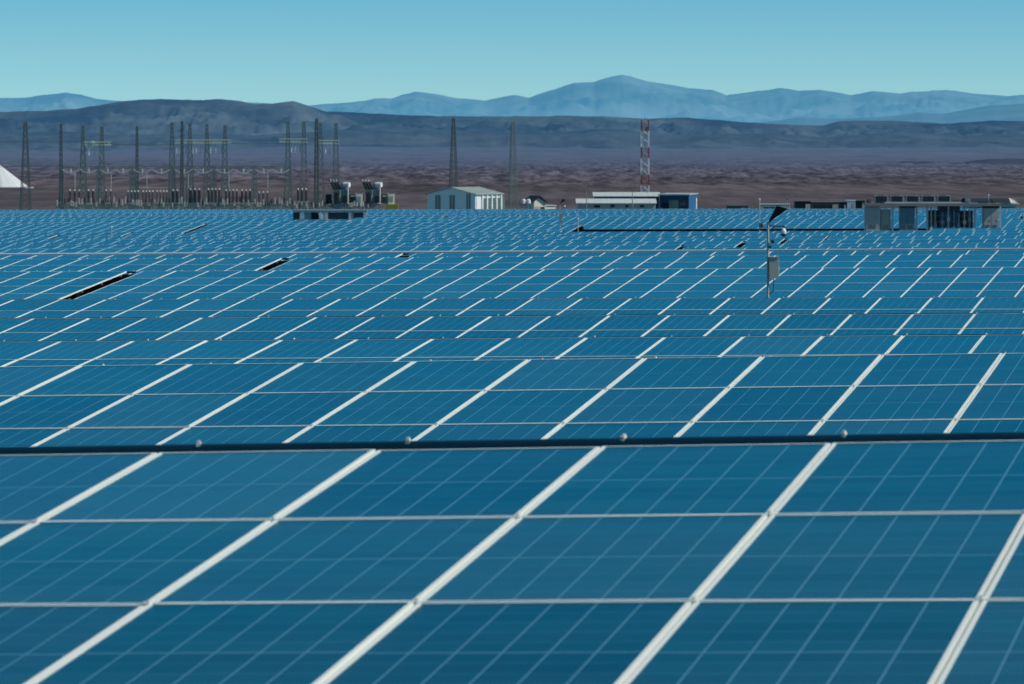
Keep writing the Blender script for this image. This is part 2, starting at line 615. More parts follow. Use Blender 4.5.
far_pts = [(-600, 100), (-480, 92), (-400, 95), (-300, 88), (-180, 94), (-90, 101), (0, 98), (25, 97.5), (45, 95), (65, 92.5), (82, 95),
           (97, 99), (115, 100.5), (180, 104), (250, 102), (280, 104), (308, 105), (343, 103), (363, 101), (376, 98), (391, 98.5), (401, 95),
           (416, 92), (436, 94), (456, 98), (486, 100.5), (506, 96), (514, 94.5), (529, 97.5), (552, 90), (574, 82.5), (594, 82),
           (612, 76.5), (622, 75), (630, 76), (642, 80), (657, 82.5), (687, 88), (712, 90), (727, 95.5), (742, 92.5), (768, 90), (780, 88), (800, 91),
           (820, 90), (850, 95), (873, 91), (900, 93), (925, 91), (945, 89.5), (980, 94), (1008, 96), (1024, 94.5), (1100, 90), (1200, 96), (1330, 88), (1450, 95), (1620, 92)]
mid_pts = [(-600, 130), (700, 130), (770, 121), (790, 118.5), (805, 117), (830, 119.5), (880, 117), (903, 115), (918, 112.5), (943, 114), (968, 109),
           (993, 105.5), (1024, 104), (1090, 100), (1180, 107), (1300, 103), (1450, 110), (1620, 105)]
near_pts = [(-600, 112), (-420, 104), (-300, 110), (-160, 106), (-60, 112), (0, 111.5), (50, 110.5), (75, 109), (100, 105), (120, 101.5), (140, 100), (160, 99), (180, 99.5), (195, 100.5),
            (220, 99), (240, 101), (256, 104.5), (275, 103.5), (293, 101), (308, 105.5), (326, 111), (384, 114), (436, 116), (512, 116.5), (560, 115.5), (604, 116),
            (650, 119), (682, 117.5), (720, 120), (768, 124), (823, 125.5), (840, 121), (870, 120.5), (903, 121), (943, 124), (993, 121), (1024, 121),
            (1120, 118), (1230, 122), (1400, 116), (1620, 121)]
low_pts = [(-600, 139), (-300, 133), (-120, 138), (0, 134), (60, 131), (130, 136), (190, 130), (250, 135), (330, 131), (400, 127), (470, 131), (540, 134), (600, 129), (680, 135),
           (760, 133), (830, 137), (900, 131), (960, 136), (1024, 133), (1200, 137), (1400, 132), (1620, 137)]
foot_pts = [(-600, 170), (700, 170), (860, 168), (890, 164), (903, 161.5), (925, 160.8), (948, 163), (962, 162), (985, 159), (1024, 158.5), (1080, 157), (1180, 161), (1300, 168), (1620, 170)]

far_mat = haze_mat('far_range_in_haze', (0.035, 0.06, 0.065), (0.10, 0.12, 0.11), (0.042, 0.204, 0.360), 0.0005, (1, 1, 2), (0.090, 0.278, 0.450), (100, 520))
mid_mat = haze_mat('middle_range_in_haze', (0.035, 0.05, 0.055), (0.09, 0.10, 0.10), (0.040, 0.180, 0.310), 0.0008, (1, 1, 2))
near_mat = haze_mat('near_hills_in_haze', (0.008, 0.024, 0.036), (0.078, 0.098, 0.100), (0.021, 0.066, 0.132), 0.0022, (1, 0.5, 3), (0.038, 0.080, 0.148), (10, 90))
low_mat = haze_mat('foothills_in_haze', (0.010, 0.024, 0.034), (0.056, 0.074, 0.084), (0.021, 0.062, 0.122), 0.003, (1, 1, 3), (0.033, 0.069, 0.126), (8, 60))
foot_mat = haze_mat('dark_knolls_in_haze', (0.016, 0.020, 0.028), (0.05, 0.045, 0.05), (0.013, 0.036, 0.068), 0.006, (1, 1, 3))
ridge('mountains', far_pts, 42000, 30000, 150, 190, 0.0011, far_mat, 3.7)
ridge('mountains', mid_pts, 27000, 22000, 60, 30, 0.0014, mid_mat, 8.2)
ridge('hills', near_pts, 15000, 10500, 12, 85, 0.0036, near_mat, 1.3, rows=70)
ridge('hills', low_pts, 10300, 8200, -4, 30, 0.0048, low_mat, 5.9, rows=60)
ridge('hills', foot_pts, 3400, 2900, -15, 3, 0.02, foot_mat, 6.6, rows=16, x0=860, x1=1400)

# ------------------------------------------------------------------ solar tables
W, LN, GAP, FR, TH = 0.999, 1.569, 0.011, 0.0165, 0.040
PW, PL = W + GAP, LN + GAP
NC, NR = 59, 4
PERIOD = NC * PW + 0.5


def laminate(mb, x, y, mi, col, row, back=True):
    z = -0.004
    a, b = x + FR - 0.002, x + W - FR + 0.002
    c, d = y + 0.010, y + LN - 0.010
    mb.quad([(a, c, z), (b, c, z), (b, d, z), (a, d, z)], mi,
            [(col, row), (col + 0.9999, row), (col + 0.9999, row + 0.9999), (col, row + 0.9999)])


def framing(mb, x, y, mi):
    x2, y2 = x + W, y + LN
    O = [(x, y), (x2, y), (x2, y2), (x, y2)]
    FS = 0.012
    I = [(x + FR, y + FS), (x2 - FR, y + FS), (x2 - FR, y2 - FS), (x + FR, y2 - FS)]
    for k in range(4):
        j = (k + 1) % 4
        mb.quad([(*O[k], 0), (*O[j], 0), (*I[j], 0), (*I[k], 0)], mi)
        mb.quad([(*O[k], -TH), (*O[j], -TH), (*O[j], 0), (*O[k], 0)], mi)
        mb.quad([(*I[j], -0.012), (*I[k], -0.012), (*I[k], 0), (*I[j], 0)], mi)
        mb.quad([(*O[j], -TH), (*O[k], -TH), (*I[k], -TH), (*I[j], -TH)], mi)


def backsheet(mb, x, y, mi):
    z = -0.010
    a, b, c, d = x + FR - 0.002, x + W - FR + 0.002, y + FR - 0.002, y + LN - FR + 0.002
    mb.quad([(a, d, z), (b, d, z), (b, c, z), (a, c, z)], mi)


def mod_xy(c, r):
    return c * PW + GAP / 2, -(NR - r) * PL + GAP / 2       # rows counted upward, top edge at y = 0


# meshes shared by every module that is an object of its own
mb = MB(); laminate(mb, 0, 0, 0, 0, 0); backsheet(mb, 0, 0, 1)
ME_LAM = mb.mesh('solar_module', [M['cells'], M['back']])
mb = MB(); framing(mb, 0, 0, 0)
ME_FRAME = mb.mesh('frame', [M['alu']])
mb = MB(); laminate(mb, 0, 0, 0, 0, 0); framing(mb, 0, 0, 1); backsheet(mb, 0, 0, 2)
ME_MOD = mb.mesh('solar_module', [M['cells'], M['alu'], M['back']])
mb = MB()
mb.box((0, 0, 0.010), (0.024, 0.030, 0.026)); mb.box((0.0, 0.006, 0.027), (0.016, 0.016, 0.010)); mb.box((0, -0.018, 0.002), (0.028, 0.016, 0.007))
ME_CLIP = mb.mesh('clip', [M['clip']])
mb = MB()
mb.box((0, 0, 0.002), (0.030, 0.040, 0.004)); mb.tube((0, 0, 0.004), (0, 0, 0.010), 0.007, n=6, mi=1)
ME_CLAMP = mb.mesh('clamp', [M['alu'], M['bolt']])

RAILY, RAILZ = 0.78, -0.130


def rail_mesh(clips, nc=NC):
    mb = MB()
    L = nc * PW
    mb.tube((0, RAILY, RAILZ), (L, RAILY, RAILZ), 0.031, n=14)
    for k in range(0, nc, 6):
        mb.bar((k * PW + 0.3, -0.9, -0.11), (k * PW + 0.3, RAILY - 0.03, -0.165), 0.05, 0.05)
    if clips:
        for k in range(nc + 1):
            x = max(k * PW - 0.07, 0.05)
            mb.box((x, RAILY, RAILZ + 0.042), (0.030, 0.04, 0.026), 1)
    return mb.mesh('back_rail', [M['rail'], M['clip']])


ME_RAIL, ME_RAIL_CLIPS = rail_mesh(False), rail_mesh(True)


def support_mesh(nc=NC):
    """Purlins under the modules, rafters and pairs of posts into the ground."""
    mb = MB()
    L = nc * PW
    for y in (-0.5, -2.2, -3.9, -5.9):
        mb.box((L / 2, y, -0.075), (L, 0.05, 0.06))
    down = Vector((0, -math.sin(TILT), -math.cos(TILT)))
    for k in range(10):
        x = 1.2 + k * (L - 2.4) / 9
        mb.box((x, -3.2, -0.145), (0.06, 6.2, 0.07))
        for y, h in ((-0.9, 1.85), (-5.6, 1.45)):
            p = Vector((x, y, -0.18))
            mb.bar(p, p + down * h, 0.10, 0.08)
    return mb.mesh('support_frame', [M['steel']])


ME_SUPPORT = support_mesh()


def gap_shade_mesh(nc=NC):  # added dark sheet behind each table, standing in for shade in the gaps
    mb = MB()
    L = nc * PW
    for k in range(nc // 4 + 1):
        a, b = k * 4 * PW + .01, min(L, (k + 1) * 4 * PW - .01)
        if b - a > .1:
            mb.box(((a + b) / 2, RAILY + 0.06, -0.98), (b - a, 0.012, 1.55))
    return mb.mesh('gap_shade_sheet', [M['gap_shade']])


ME_GAP_SHADE = gap_shade_mesh()


def bulk_mesh(skip=None, nc=NC):
    mb = MB()
    for c in range(nc):
        for r in range(NR):
            if skip and skip[0] <= c < skip[1]:
                continue
            x, y = mod_xy(c, r)
            laminate(mb, x, y, 0, c, r)
            framing(mb, x, y, 1)
            backsheet(mb, x, y, 2)
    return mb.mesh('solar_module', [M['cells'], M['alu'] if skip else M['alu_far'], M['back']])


ME_BULK = bulk_mesh()
# rows of tables: depth of the upper edge at the picture's middle, and one seam seen there
ROWS = [(17.45, 605), (34.15, 530), (51.0, 587), (66.6, 609.5), (80.8, 631), (115.0, 613.5), (131.5, 622.8), (145.0, 605.8)]
ROWS += [(d, 512 + random.uniform(0, 10)) for d in (195, 211, 227, 243, 259, 275, 291)]
ROWS += [(340 + 16 * k, 512 + random.uniform(0, 6)) for k in range(18)]
ORD = ['first', 'second', 'third', 'fourth', 'fifth', 'sixth', 'seventh', 'eighth', 'ninth', 'tenth', 'eleventh', 'twelfth',
       'thirteenth', 'fourteenth', 'fifteenth', 'sixteenth', 'seventeenth', 'eighteenth']
NEAR_LABEL = [
    'large blue solar table across the foreground, its lower edge cut off',
    'blue solar table directly behind the thick dark rail',
    'narrow-looking solar table, second one behind the thick dark rail',
    'narrow-looking solar table, third one behind the thick dark rail',
    'narrow-looking solar table just in front of the camera pole',
]


def table_label(ri, k, D0):
    side = {0: 'right of', -1: 'left of'}.get(k)
    if ri < 5:
        return NEAR_LABEL[ri]
    if ri == 5:
        return 'deep solar table behind the camera pole, %s the longest dark slot' % side
    if ri == 6:
        return 'solar table %s the middle dark slot, one row behind the pole' % side
    if ri == 7:
        return 'solar table %s the smallest of three dark slots before the pale tray' % side
    seg = {0: 'last segment on the right', -1: 'second segment from the right', -2: 'third segment from the right', -3: 'fourth segment from the right',
           -4: 'fifth segment from the right'}.get(k, 'outer segment')
    if ri < 15:
        return 'distant solar table, %s row behind the pale tray, %s' % (ORD[ri - 8], seg)
    return 'distant solar table, %s row behind the right inverter platform, %s' % (ORD[ri - 15], seg)


SHORT = {}


def table_at(ri, D0, U, k, m=None, z=None, label=None, nc=NC):
    u0 = -D0 * SA
    m = interp(D0, MSL) if m is None else m
    z = interp(D0, ZTOP) + m * (U - u0) + CZ if z is None else z
    if ri == 15:
        z -= .20
    if D0 > 190:
        z += .16 * noise.noise(Vector((U * .018, D0 * .021, 4.4)))
        m += .0022 * noise.noise(Vector((U * .021, D0 * .03, 7.7)))
    v = D0 * CA
    origin = Vector((U * CA + v * SA, -U * SA + v * CA, z))
    tilt = TILT + math.radians(random.uniform(-0.25, 0.25)) if ri > 1 else TILT + math.radians(0.25 * ri)
    r = Vector((CA, -SA, m)).normalized()
    s = Vector((SA * math.cos(tilt), CA * math.cos(tilt), math.sin(tilt)))
    s = (s - r * s.dot(r)).normalized()
    n = r.cross(s)
    R = Matrix((r, s, n)).transposed().to_4x4()
    root = thing('solar_table', label or table_label(ri, k, D0), 'solar panels', origin, 0,
                 'solar tables in the nearest rows' if ri < 8 else 'solar tables in the far field')
    # the Empty stands at the foot of the table's first post pair
    off = Matrix.Translation(Vector((0, -0.9, -2.0)))
    root.matrix_world = Matrix.Translation(origin) @ R @ off
    inv = Vector((0, 0.9, 2.0))
    if ri < 8:
        vis = -D0 * SA - 0.01 * D0
        c0 = int(round((vis - U) / PW)) - 12
        c0 = max(0, min(NC - 25, c0))
        inrange = (k == 0) or (ri >= 5)
        for c in range(c0, c0 + 25):
            for rr in range(NR):
                x, y = mod_xy(c, rr)
                o = link('solar_module', ME_LAM if ri < 3 else ME_MOD, root, inv + Vector((x, y, 0)))
                # mounting tolerance of a millimetre or two
                o.rotation_euler = (random.uniform(-.0014, .0014), random.uniform(-.0030, .0030), 0)
                if ri < 3:
                    link('frame', ME_FRAME, o)
        key = (c0,)
        o = link('solar_module', bulk_mesh((c0, c0 + 25)), root, inv)
        o['kind'] = 'stuff'
        rail = link('back_rail', ME_RAIL_CLIPS if ri >= 5 else ME_RAIL, root, inv + Vector((0, 0, {0: 0, 1: -.030}.get(ri, -.006))))
        if ri < 5:
            for c in range(c0, c0 + 26):
                cl = link('clip', ME_CLIP, rail, Vector((max(c * PW - 0.07, .05), RAILY, RAILZ + 0.021)))
                cl.scale = (.82, .82, .82)
                cl.rotation_euler = (random.uniform(-.15, .15), random.uniform(-.12, .12), random.uniform(-.4, .4))
        if ri < 2:
            for c in range(c0 + 1, c0 + 25):
                for rr in range(1, NR):
                    link('clamp', ME_CLAMP, root, inv + Vector((c * PW, -rr * PL, 0.001)))
    elif nc != NC:
        if nc not in SHORT:
            SHORT[nc] = (bulk_mesh(None, nc), rail_mesh(True, nc), support_mesh(nc), gap_shade_mesh(nc))
        for nm, me in zip(('solar_module', 'back_rail', 'support_frame', 'gap_shade_sheet'), SHORT[nc]):
            o = link(nm, me, root, inv)
            if nm == 'solar_module':
                o['kind'] = 'stuff'
        return root
    else:
        o = link('solar_module', ME_BULK, root, inv)
        o['kind'] = 'stuff'
        link('back_rail', ME_RAIL_CLIPS, root, inv)
    link('support_frame', ME_SUPPORT, root, inv)
    link('gap_shade_sheet', ME_GAP_SHADE, root, inv)
    return root


for ri, (D0, sx) in enumerate(ROWS):
    t = (sx - 512) / F
    X = t * D0 / (1 + TA * t)
    Y = D0 - TA * X
    us = X * CA - Y * SA
    U0 = us + round((-36.75 - us) / PW) * PW - {5: 1, 6: 2, 7: 1}.get(ri, 0 if ri < 5 else 0.7) * PW
    lo = -.128 * D0 * CA * 1.05 - SA * D0 * 1.03
    hi = .128 * D0 * CA * 1.05 - SA * D0 * 0.96
    if ri == 15:
        U0 += 3.0
    for k in range(-5, 2):
        a = U0 + k * (PERIOD - (0.36 if 8 <= ri < 15 else 0))
        b = a + NC * PW
        if b < lo or a > hi:
            continue
        table_at(ri, D0, a, k)

# two rows that fill the dip on the left in front of the raised rows
for D0, zz, sfx in ((308.0, -5.80, 'first'), (324.0, -5.86, 'second')):
    ub = -97.0 + 0.3
    table_at(20, D0, ub, -1, -0.0125 if D0 < 310 else -0.008, CZ + zz, 'short distant solar table ending before the camera pole, %s row before the raised rows' % sfx, 28 if D0 < 310 else 26)
    for k in (-2, -3):
        table_at(20, D0, ub + (k + 1) * PERIOD, k, 0.006, CZ + zz + 0.006 * (k + 1) * PERIOD,
                 'distant solar table on the left, %s row before the raised rows, %s segment' % (sfx, 'inner' if k == -2 else 'outer'))

# pale cable tray between the near and the far block
def tray():
    D = 178.0
    pts = []
    for x in range(-60, 1120, 30):
        X = (x - 512) * D / F / (1 + TA * (x - 512) / F)
        Y = D - TA * X
        y = interp(x, [(-60, 255), (0, 254.6), (250, 253.4), (400, 252.3), (540, 251.6), (700, 250.6), (1024, 248.6), (1120, 248)])
        pts.append(Vector((X, Y, CZ + (HOR - y) * Y / F)))
    o = thing('cable_tray', 'long pale cable tray running across the whole field where the near rows end', 'cable tray',
              (pts[0].x, pts[0].y, gz(pts[0].x, pts[0].y)))
    base = Vector(o.location)
    mb = MB()
    for i, (p, q) in enumerate(zip(pts, pts[1:])):
        f0, f1 = i / len(pts), (i + 1) / len(pts)
        mb.tube(p - base, q - base, 0.066 - .038 * f0, 0.066 - .038 * f1, n=12, caps=False)
    mb.build('tray', M['tray'], o)
    for p in pts[::3]:
        m2 = MB()
        g = gz(p.x, p.y)
        m2.bar(Vector((p.x, p.y, g)) - base, p - base - Vector((0, 0, 0.05)), 0.08)
        m2.build('support_post', M['steel'], o)


tray()

# ------------------------------------------------------------------ camera pole and its far copy
def pole_thing(name, label, loc, group):
    o = thing(name, label, 'camera pole', loc, 0, group)
    H = 4.25
    mb = MB(); mb.tube((0, 0, 0), (0, 0, H), 0.034, 0.028, 12); mb.box((0, 0, 0.02), (0.3, 0.3, 0.04)); mb.build('pole', M['cabinet'], o)
    # small solar panel on a bracket
    A = [Vector((0.01, -.10, H + .01)), Vector((0.11, .22, H + .06)), Vector((0.45, .28, H + .31)), Vector((0.19, -.04, H + .38))]
    A = [Vector((p.x, .2 * p.x - .5 * (p.z - H), p.z)) for p in A]
    nn = (A[1] - A[0]).cross(A[3] - A[0]).normalized() * .03
    mb = MB()
    mb.quad(A); mb.quad([p + nn for p in A][::-1])
    for k in range(4):
        mb.quad([A[k], A[k] + nn, A[(k + 1) % 4] + nn, A[(k + 1) % 4]])
    pv = mb.build('solar_panel', M['pv'], o)
    mb = MB(); mb.bar((0, 0, H - 0.05), (0.10, 0, H + 0.06), 0.035); mb.bar((0.10, 0, H + 0.06), (0.2, 0, H + 0.17), 0.03); mb.build('bracket', M['cabinet_dark'], pv)
    mb = MB(); mb.bar((0, 0, H - 0.10), (0.40, 0, H - 0.12), 0.032); mb.bar((0, 0, H - 0.24), (0.18, 0, H - 0.11), 0.02)
    mb.bar((0.37, 0, H - 0.12), (0.37, 0, H - 0.16), 0.03); mb.build('arm', M['cabinet_dark'], o)
    mb = MB(); mb.stack((0.37, 0, H - 0.29), [(0, 0.062), (0.06, 0.066), (0.11, 0.045), (0.13, 0.02)], n=14, mi=0); cam = mb.build('dome_camera', M['white'], o)
    mb = MB(); mb.ball((0.37, 0, H - 0.30), 0.062, 0, 14, 8); mb.build('dome', M['black'], cam)
    mb = MB(); mb.box((0.05, -0.05, H - 0.60), (0.05, 0.06, 0.05)); mb.ball((0.11, -0.05, H - 0.47), 0.045, 0, 10, 6); mb.build('lamp', M['black'], o)
    mb = MB(); mb.box((0.135, -0.03, H - 1.10), (0.22, 0.20, 0.50)); mb.box((0.135, -0.03, H - 0.842), (0.25, 0.24, 0.016))
    box = mb.build('equipment_box', M['cabinet'], o)
    mb = MB(); mb.box((0.246, -0.03, H - 1.10), (0.012, 0.17, 0.46), 0); mb.box((0.255, -0.08, H - 1.10), (0.012, 0.02, 0.08)); mb.build('door', M['white'], box)  # white plate paints the box's right side as sunlit
    mb = MB(); mb.tube((0.13, -0.03, H - 1.35), (0.13, -0.02, H - 1.62), 0.012, n=8); mb.tube((0.13, -0.02, H - 1.62), (0.02, 0, H - 1.75), 0.012, n=8); mb.build('conduit', M['cabinet_dark'], o)
    return o


p = at(768, 300, 95.0)
top = at(768, 221.5, 95.0)
cam_pole = pole_thing('camera_pole', 'thin grey pole with dome camera, tilted solar panel and grey box', (p.x, p.y, top.z - 4.25), 'camera poles in the field')
g = gz(p.x, p.y)
mb = MB(); mb.tube((0, 0, min(-0.01, g - cam_pole.location.z)), (0, 0, 0), 0.036, n=12); mb.build('foot', M['concrete'], cam_pole)
c2 = copy_tree(cam_pole)
top = at(560, 203.5, 318.0)
c2.location = (top.x, top.y, top.z - 4.25)
c2['label'] = 'small far camera pole in front of the long white-roofed buildings'

# thin sensor masts
def sensor_mast(x, ytop, D, label, h=3.0):
    t = at(x, ytop, D)
    o = thing('sensor_mast', label, 'mast', (t.x, t.y, t.z - h), 0, 'thin sensor masts in the field')
    mb = MB(); mb.tube((0, 0, 0), (0, 0, h), 0.05, 0.035, 8); mb.build('mast', M['cabinet'], o)
    mb = MB(); mb.stack((0, 0, h), [(0, .07), (.12, .09), (.16, .03)], n=10); mb.build('sensor_head', M['white'], o)
    mb = MB(); mb.box((0.12, 0, h - 2.0), (0.3, 0.25, 0.35)); mb.build('sensor_box', M['cabinet_dark'], o)
    mb = MB(); mb.bar((0, 0, h - 1.95), (.5, 0, h - 1.95), .05); mb.build('arm', M['cabinet'], o)
    return o


sensor_mast(759.5, 200.5, 322, 'thin mast with pale head just left of the camera pole', 4.2)
sensor_mast(111.5, 228, 296, 'small pale post standing among panels at the far left', 2.6)
sensor_mast(133, 214, 470, 'tiny grey post among panels below the left switchyard', 3.0)
sensor_mast(151.5, 216, 440, 'tiny white post right of the tiny grey post', 3.0)
sensor_mast(578, 220, 321, 'small pale post right of the far camera pole', 2.4)
sensor_mast(988.5, 196, 420, 'thin pale mast rising behind the right inverter platform', 6.0)


# ------------------------------------------------------------------ inverter platforms
def inverter_platform(name, label, xl, ytop, D, scale=1.0):
    p = at(xl, ytop, D)
    g = gz(p.x + 5, D)
    o = thing(name, label, 'inverter station', (p.x, p.y, g), -AZ * 0.0, 'inverter platforms')
    Ht = p.z - g                       # height of the roof top
    S = scale
    q = px(1, 305)                     # one picture pixel at the right platform, in metres
    def X(v): return v * q * S
    width = X(136)
    dz = Ht
    mb = MB(); mb.box((width / 2, 1.2, dz - 0.06), (width, 2.9, 0.12)); mb.box((width / 2, -0.26, dz - 0.16), (width, 0.06, 0.12)); mb.build('roof_deck', M['deck'], o)
    mb = MB(); mb.box((width / 2, 1.2, 0.25), (width + 0.4, 3.2, 0.5)); mb.box((width / 2, 1.2, dz - 2.2), (width, 2.6, 0.16)); mb.build('plinth', M['concrete'], o)
    top = dz - 0.24
    bot = dz - 2.2
    def cab(x0, x1, mat, name='cabinet', y=0.55, depth=1.1, t=top, side=None):
        mb = MB()
        mb.box(((X(x0) + X(x1)) / 2, y, (t + bot) / 2), (X(x1 - x0), depth, t - bot))
        c = mb.build(name, M[mat], o)
        m2 = MB()
        n = max(1, int((x1 - x0) / 7))
        w = X(x1 - x0) / n
        for i in range(n):
            m2.box((X(x0) + w * (i + .5), y - depth / 2 - 0.012, (t + bot) / 2), (w * 0.86, 0.024, (t - bot) * 0.9))
            m2.box((X(x0) + w * (i + .85), y - depth / 2 - 0.035, (t + bot) / 2), (0.03, 0.03, 0.2))
        m2.build('door', M[mat], c)
        m3 = MB()
        for i in range(n):
            for j in range(4):
                m3.box((X(x0) + w * (i + .5), y - depth / 2 - 0.03, bot + (t - bot) * (.16 + .045 * j)), (w * 0.6, 0.02, 0.025))
        m3.build('louvre', M['cabinet_dark'], c)
        return c
    cab(0.5, 13.5, 'cabinet')
    cab(16, 26, 'tanwall', y=0.9, t=top - 0.25)
    cab(35, 49.5, 'cabinet_blue', t=top - 0.12)
    mb = MB(); mb.box(((X(35) + X(50)) / 2, .5, top - 0.02), (X(15.5), 1.2, 0.16)); mb.build('cabinet_hood', M['black'], o)
    cab(64, 73, 'rust', y=1.1, t=top - 0.3)
    cab(73.5, 95, 'cabinet_dark', y=0.95)
    mb = MB()
    for i in range(14):                # cooling fins of the transformer in the middle
        mb.box((X(75 + i * 1.45), 0.26, (top + bot) / 2 - 0.1), (0.035, 0.26, 1.35))
    mb.build('cooling_fins', M['cabinet_blue'], o)
    cab(96.5, 108, 'rust', y=1.0, t=top - 0.35)
    cab(118, 132.5, 'cabinet', t=top - 0.14)
    mb = MB(); mb.box(((X(118) + X(132.5)) / 2, .5, top - 0.04), (X(15.2), 1.2, 0.14)); mb.build('cabinet_hood', M['black'], o)
    for x in (14.4, 27.5, 51.5, 62.0, 109.5, 134.6):
        mb = MB(); mb.box((X(x), 0.15, (dz - 0.12) / 2), (0.13, 0.16, dz - 0.13)); mb.box((X(x), 0.15, 0.5), (0.24, 0.26, 0.06)); mb.build('post', M['lightpost'], o)
    for i, xx in enumerate((66, 70, 77, 83, 88.5, 93, 99, 104)):
        mb = MB()
        mb.tube((X(xx), 0.12, bot - .1), (X(xx), 0.12, top - .02 - .25 * (i % 3)), .045 + .02 * (i % 2), n=8)
        mb.box((X(xx), .08, bot + .3 + .23 * (i % 4)), (.22, .12, .3))
        mb.build('cable_riser', M['lightpost' if i % 3 == 0 else 'steel'], o)
    mb = MB()
    for k in range(3):
        mb.bar((X(62), 0.1, bot + .35 + .45 * k), (X(109), 0.1, bot + .35 + .45 * k), 0.035)
    mb.build('guard_rail', M['steel'], o)
    for i in range(5):
        x0 = X(10.5 + i * 15.6)
        w = X(12.8)
        mb = MB(); mb.box((x0 + w / 2, 1.1, dz + 0.30), (w, 0.9, 0.46)); mb.box((x0 + w / 2, 1.1, dz + 0.035), (w * .9, .7, 0.07)); c = mb.build('condenser', M['cond'], o)
        m2 = MB(); m2.box((x0 + w / 2, 1.1, dz + 0.55), (w * 1.02, 0.95, 0.04)); m2.box((x0 + w - 0.02, 0.645, dz + .3), (0.05, 0.02, .46)); m2.box((x0 + 0.02, 0.645, dz + .3), (0.05, 0.02, .46)); m2.build('casing_edge', M['condtop'], c)
        m3 = MB(); m3.tube((x0 + w / 2, 1.1, dz + 0.57), (x0 + w / 2, 1.1, dz + 0.60), 0.3, n=14)
        for j in range(6):
            m3.box((x0 + w / 2, 0.642, dz + 0.14 + j * .06), (w * .8, 0.012, 0.02))
        m3.build('fan_grille', M['black'], c)
    mb = MB(); mb.box((X(75), 0.0, dz + 0.05), (X(42), 0.3, 0.1)); mb.bar((X(20), .3, dz + .04), (X(57), .3, dz + .04), .1); mb.build('cable_duct', M['lightpost'], o)
    for x0, ww, hh, mt in ((3, 4, .3, 'rust'), (88, 9, .22, 'cabinet_dark'), (101, 5, .34, 'steel'), (113, 11, .2, 'cabinet_dark'), (127, 4, .28, 'rust')):
        mb = MB(); mb.box((X(x0 + ww / 2), 1.0, dz + hh / 2 + .01), (X(ww), .7, hh)); mb.box((X(x0 + ww / 2), .63, dz + hh / 2), (X(ww) * .5, .05, hh * .5)); mb.build('roof_box', M[mt], o)
    return o


inverter_platform('inverter_platform', 'roofed inverter platform with grey cabinets and five condensers, at the right', 865, 203.2, 303)


def small_platform():
    D = 364
    p = at(293, 210.3, D)
    g = gz(p.x + 5, D)
    o = thing('inverter_platform', 'low grey inverter platform in front of the two power transformers', 'inverter station', (p.x, p.y, g), 0, 'inverter platforms')
    h = p.z - g
    q = px(1, D)
    mb = MB(); mb.box((37 * q, 1.3, h - .07), (74 * q, 2.8, .14)); mb.box((37 * q, -.12, h - .05), (74.4 * q, .04, .1)); mb.build('roof_deck', M['deck'], o)
    mb = MB(); mb.box((37 * q, 1.3, .2), (76 * q, 3, .4)); mb.build('plinth', M['concrete'], o)
    for x0, x1, mt in ((0, 7, 'cabinet_dark'), (11, 18, 'cabinet'), (18.5, 25.5, 'black'), (30, 34, 'cabinet'), (35, 55, 'cabinet_dark'), (58, 61, 'cabinet'), (61.5, 70, 'cabinet_dark')):
        mb = MB(); mb.box(((x0 + x1) / 2 * q, .7, (h - .2) / 2 + .15), ((x1 - x0) * q, 1.2, h - .5))
        c = mb.build('cabinet', M[mt], o)
        m2 = MB(); m2.box(((x0 + x1) / 2 * q, .085, (h - .2) / 2 + .15), ((x1 - x0) * q * .8, .03, (h - .5) * .85)); m2.build('door', M[mt], c)
    for x in (8, 33.5, 57, 72.5):
        mb = MB(); mb.box((x * q, .0, (h - .2) / 2), (.22, .2, h - .2)); mb.build('post', M['lightpost'], o)
    mb = MB(); mb.bar((26.5 * q, -.2, h - .25), (30 * q, -.2, h - 1.2), .45, .2); mb.build('stair', M['lightpost'], o)
    return o


small_platform()

# ------------------------------------------------------------------ lattice steelwork
def lattice(mb, base, top, wb, wt, leg, brace, panels, mi=0, single=False, mi2=None):
    """Four tapering legs with crossed bracing between them."""
    base, top = Vector(base), Vector(top)
    mi2 = mi if mi2 is None else mi2
    def corner(t, sx, sy):
        w = wb + (wt - wb) * t
        return base.lerp(top, t) + Vector((sx * w / 2, sy * w / 2, 0))
    cs = [(-1, -1), (1, -1), (1, 1), (-1, 1)]
    for c in cs:
        mb.bar(corner(0, *c), corner(1, *c), leg, leg, mi)
    ts = [1 - (1 - i / panels) ** 1.0 for i in range(panels + 1)]
    for i in range(panels):
        for k in range(4):
            a, b = cs[k], cs[(k + 1) % 4]
            if single:
                mb.bar(corner(ts[i], *b), corner(ts[i + 1], *a), brace, brace, mi2)
            else:
                mb.bar(corner(ts[i], *a), corner(ts[i + 1], *b), brace, brace, mi2)
                mb.bar(corner(ts[i], *b), corner(ts[i + 1], *a), brace, brace, mi2)
            mb.bar(corner(ts[i + 1], *a), corner(ts[i + 1], *b), brace, brace, mi2)


def truss(mb, a, b, w, leg, brace, panels, mi=0):
    a, b = Vector(a), Vector(b)
    for i in range(4):
        o = Vector((0, (-1, 1, 1, -1)[i] * w / 2, (-1, -1, 1, 1)[i] * w / 2))
        mb.bar(a + o, b + o, leg, leg, mi)
    for i in range(panels):
        p, q = a.lerp(b, i / panels), a.lerp(b, (i + 1) / panels)
        for sy in (-1, 1):
            lo, hi = Vector((0, sy * w / 2, -w / 2)), Vector((0, sy * w / 2, w / 2))
            mb.bar(p + lo, q + hi, brace, brace, mi)
            mb.bar(p + hi, q + lo, brace, brace, mi)


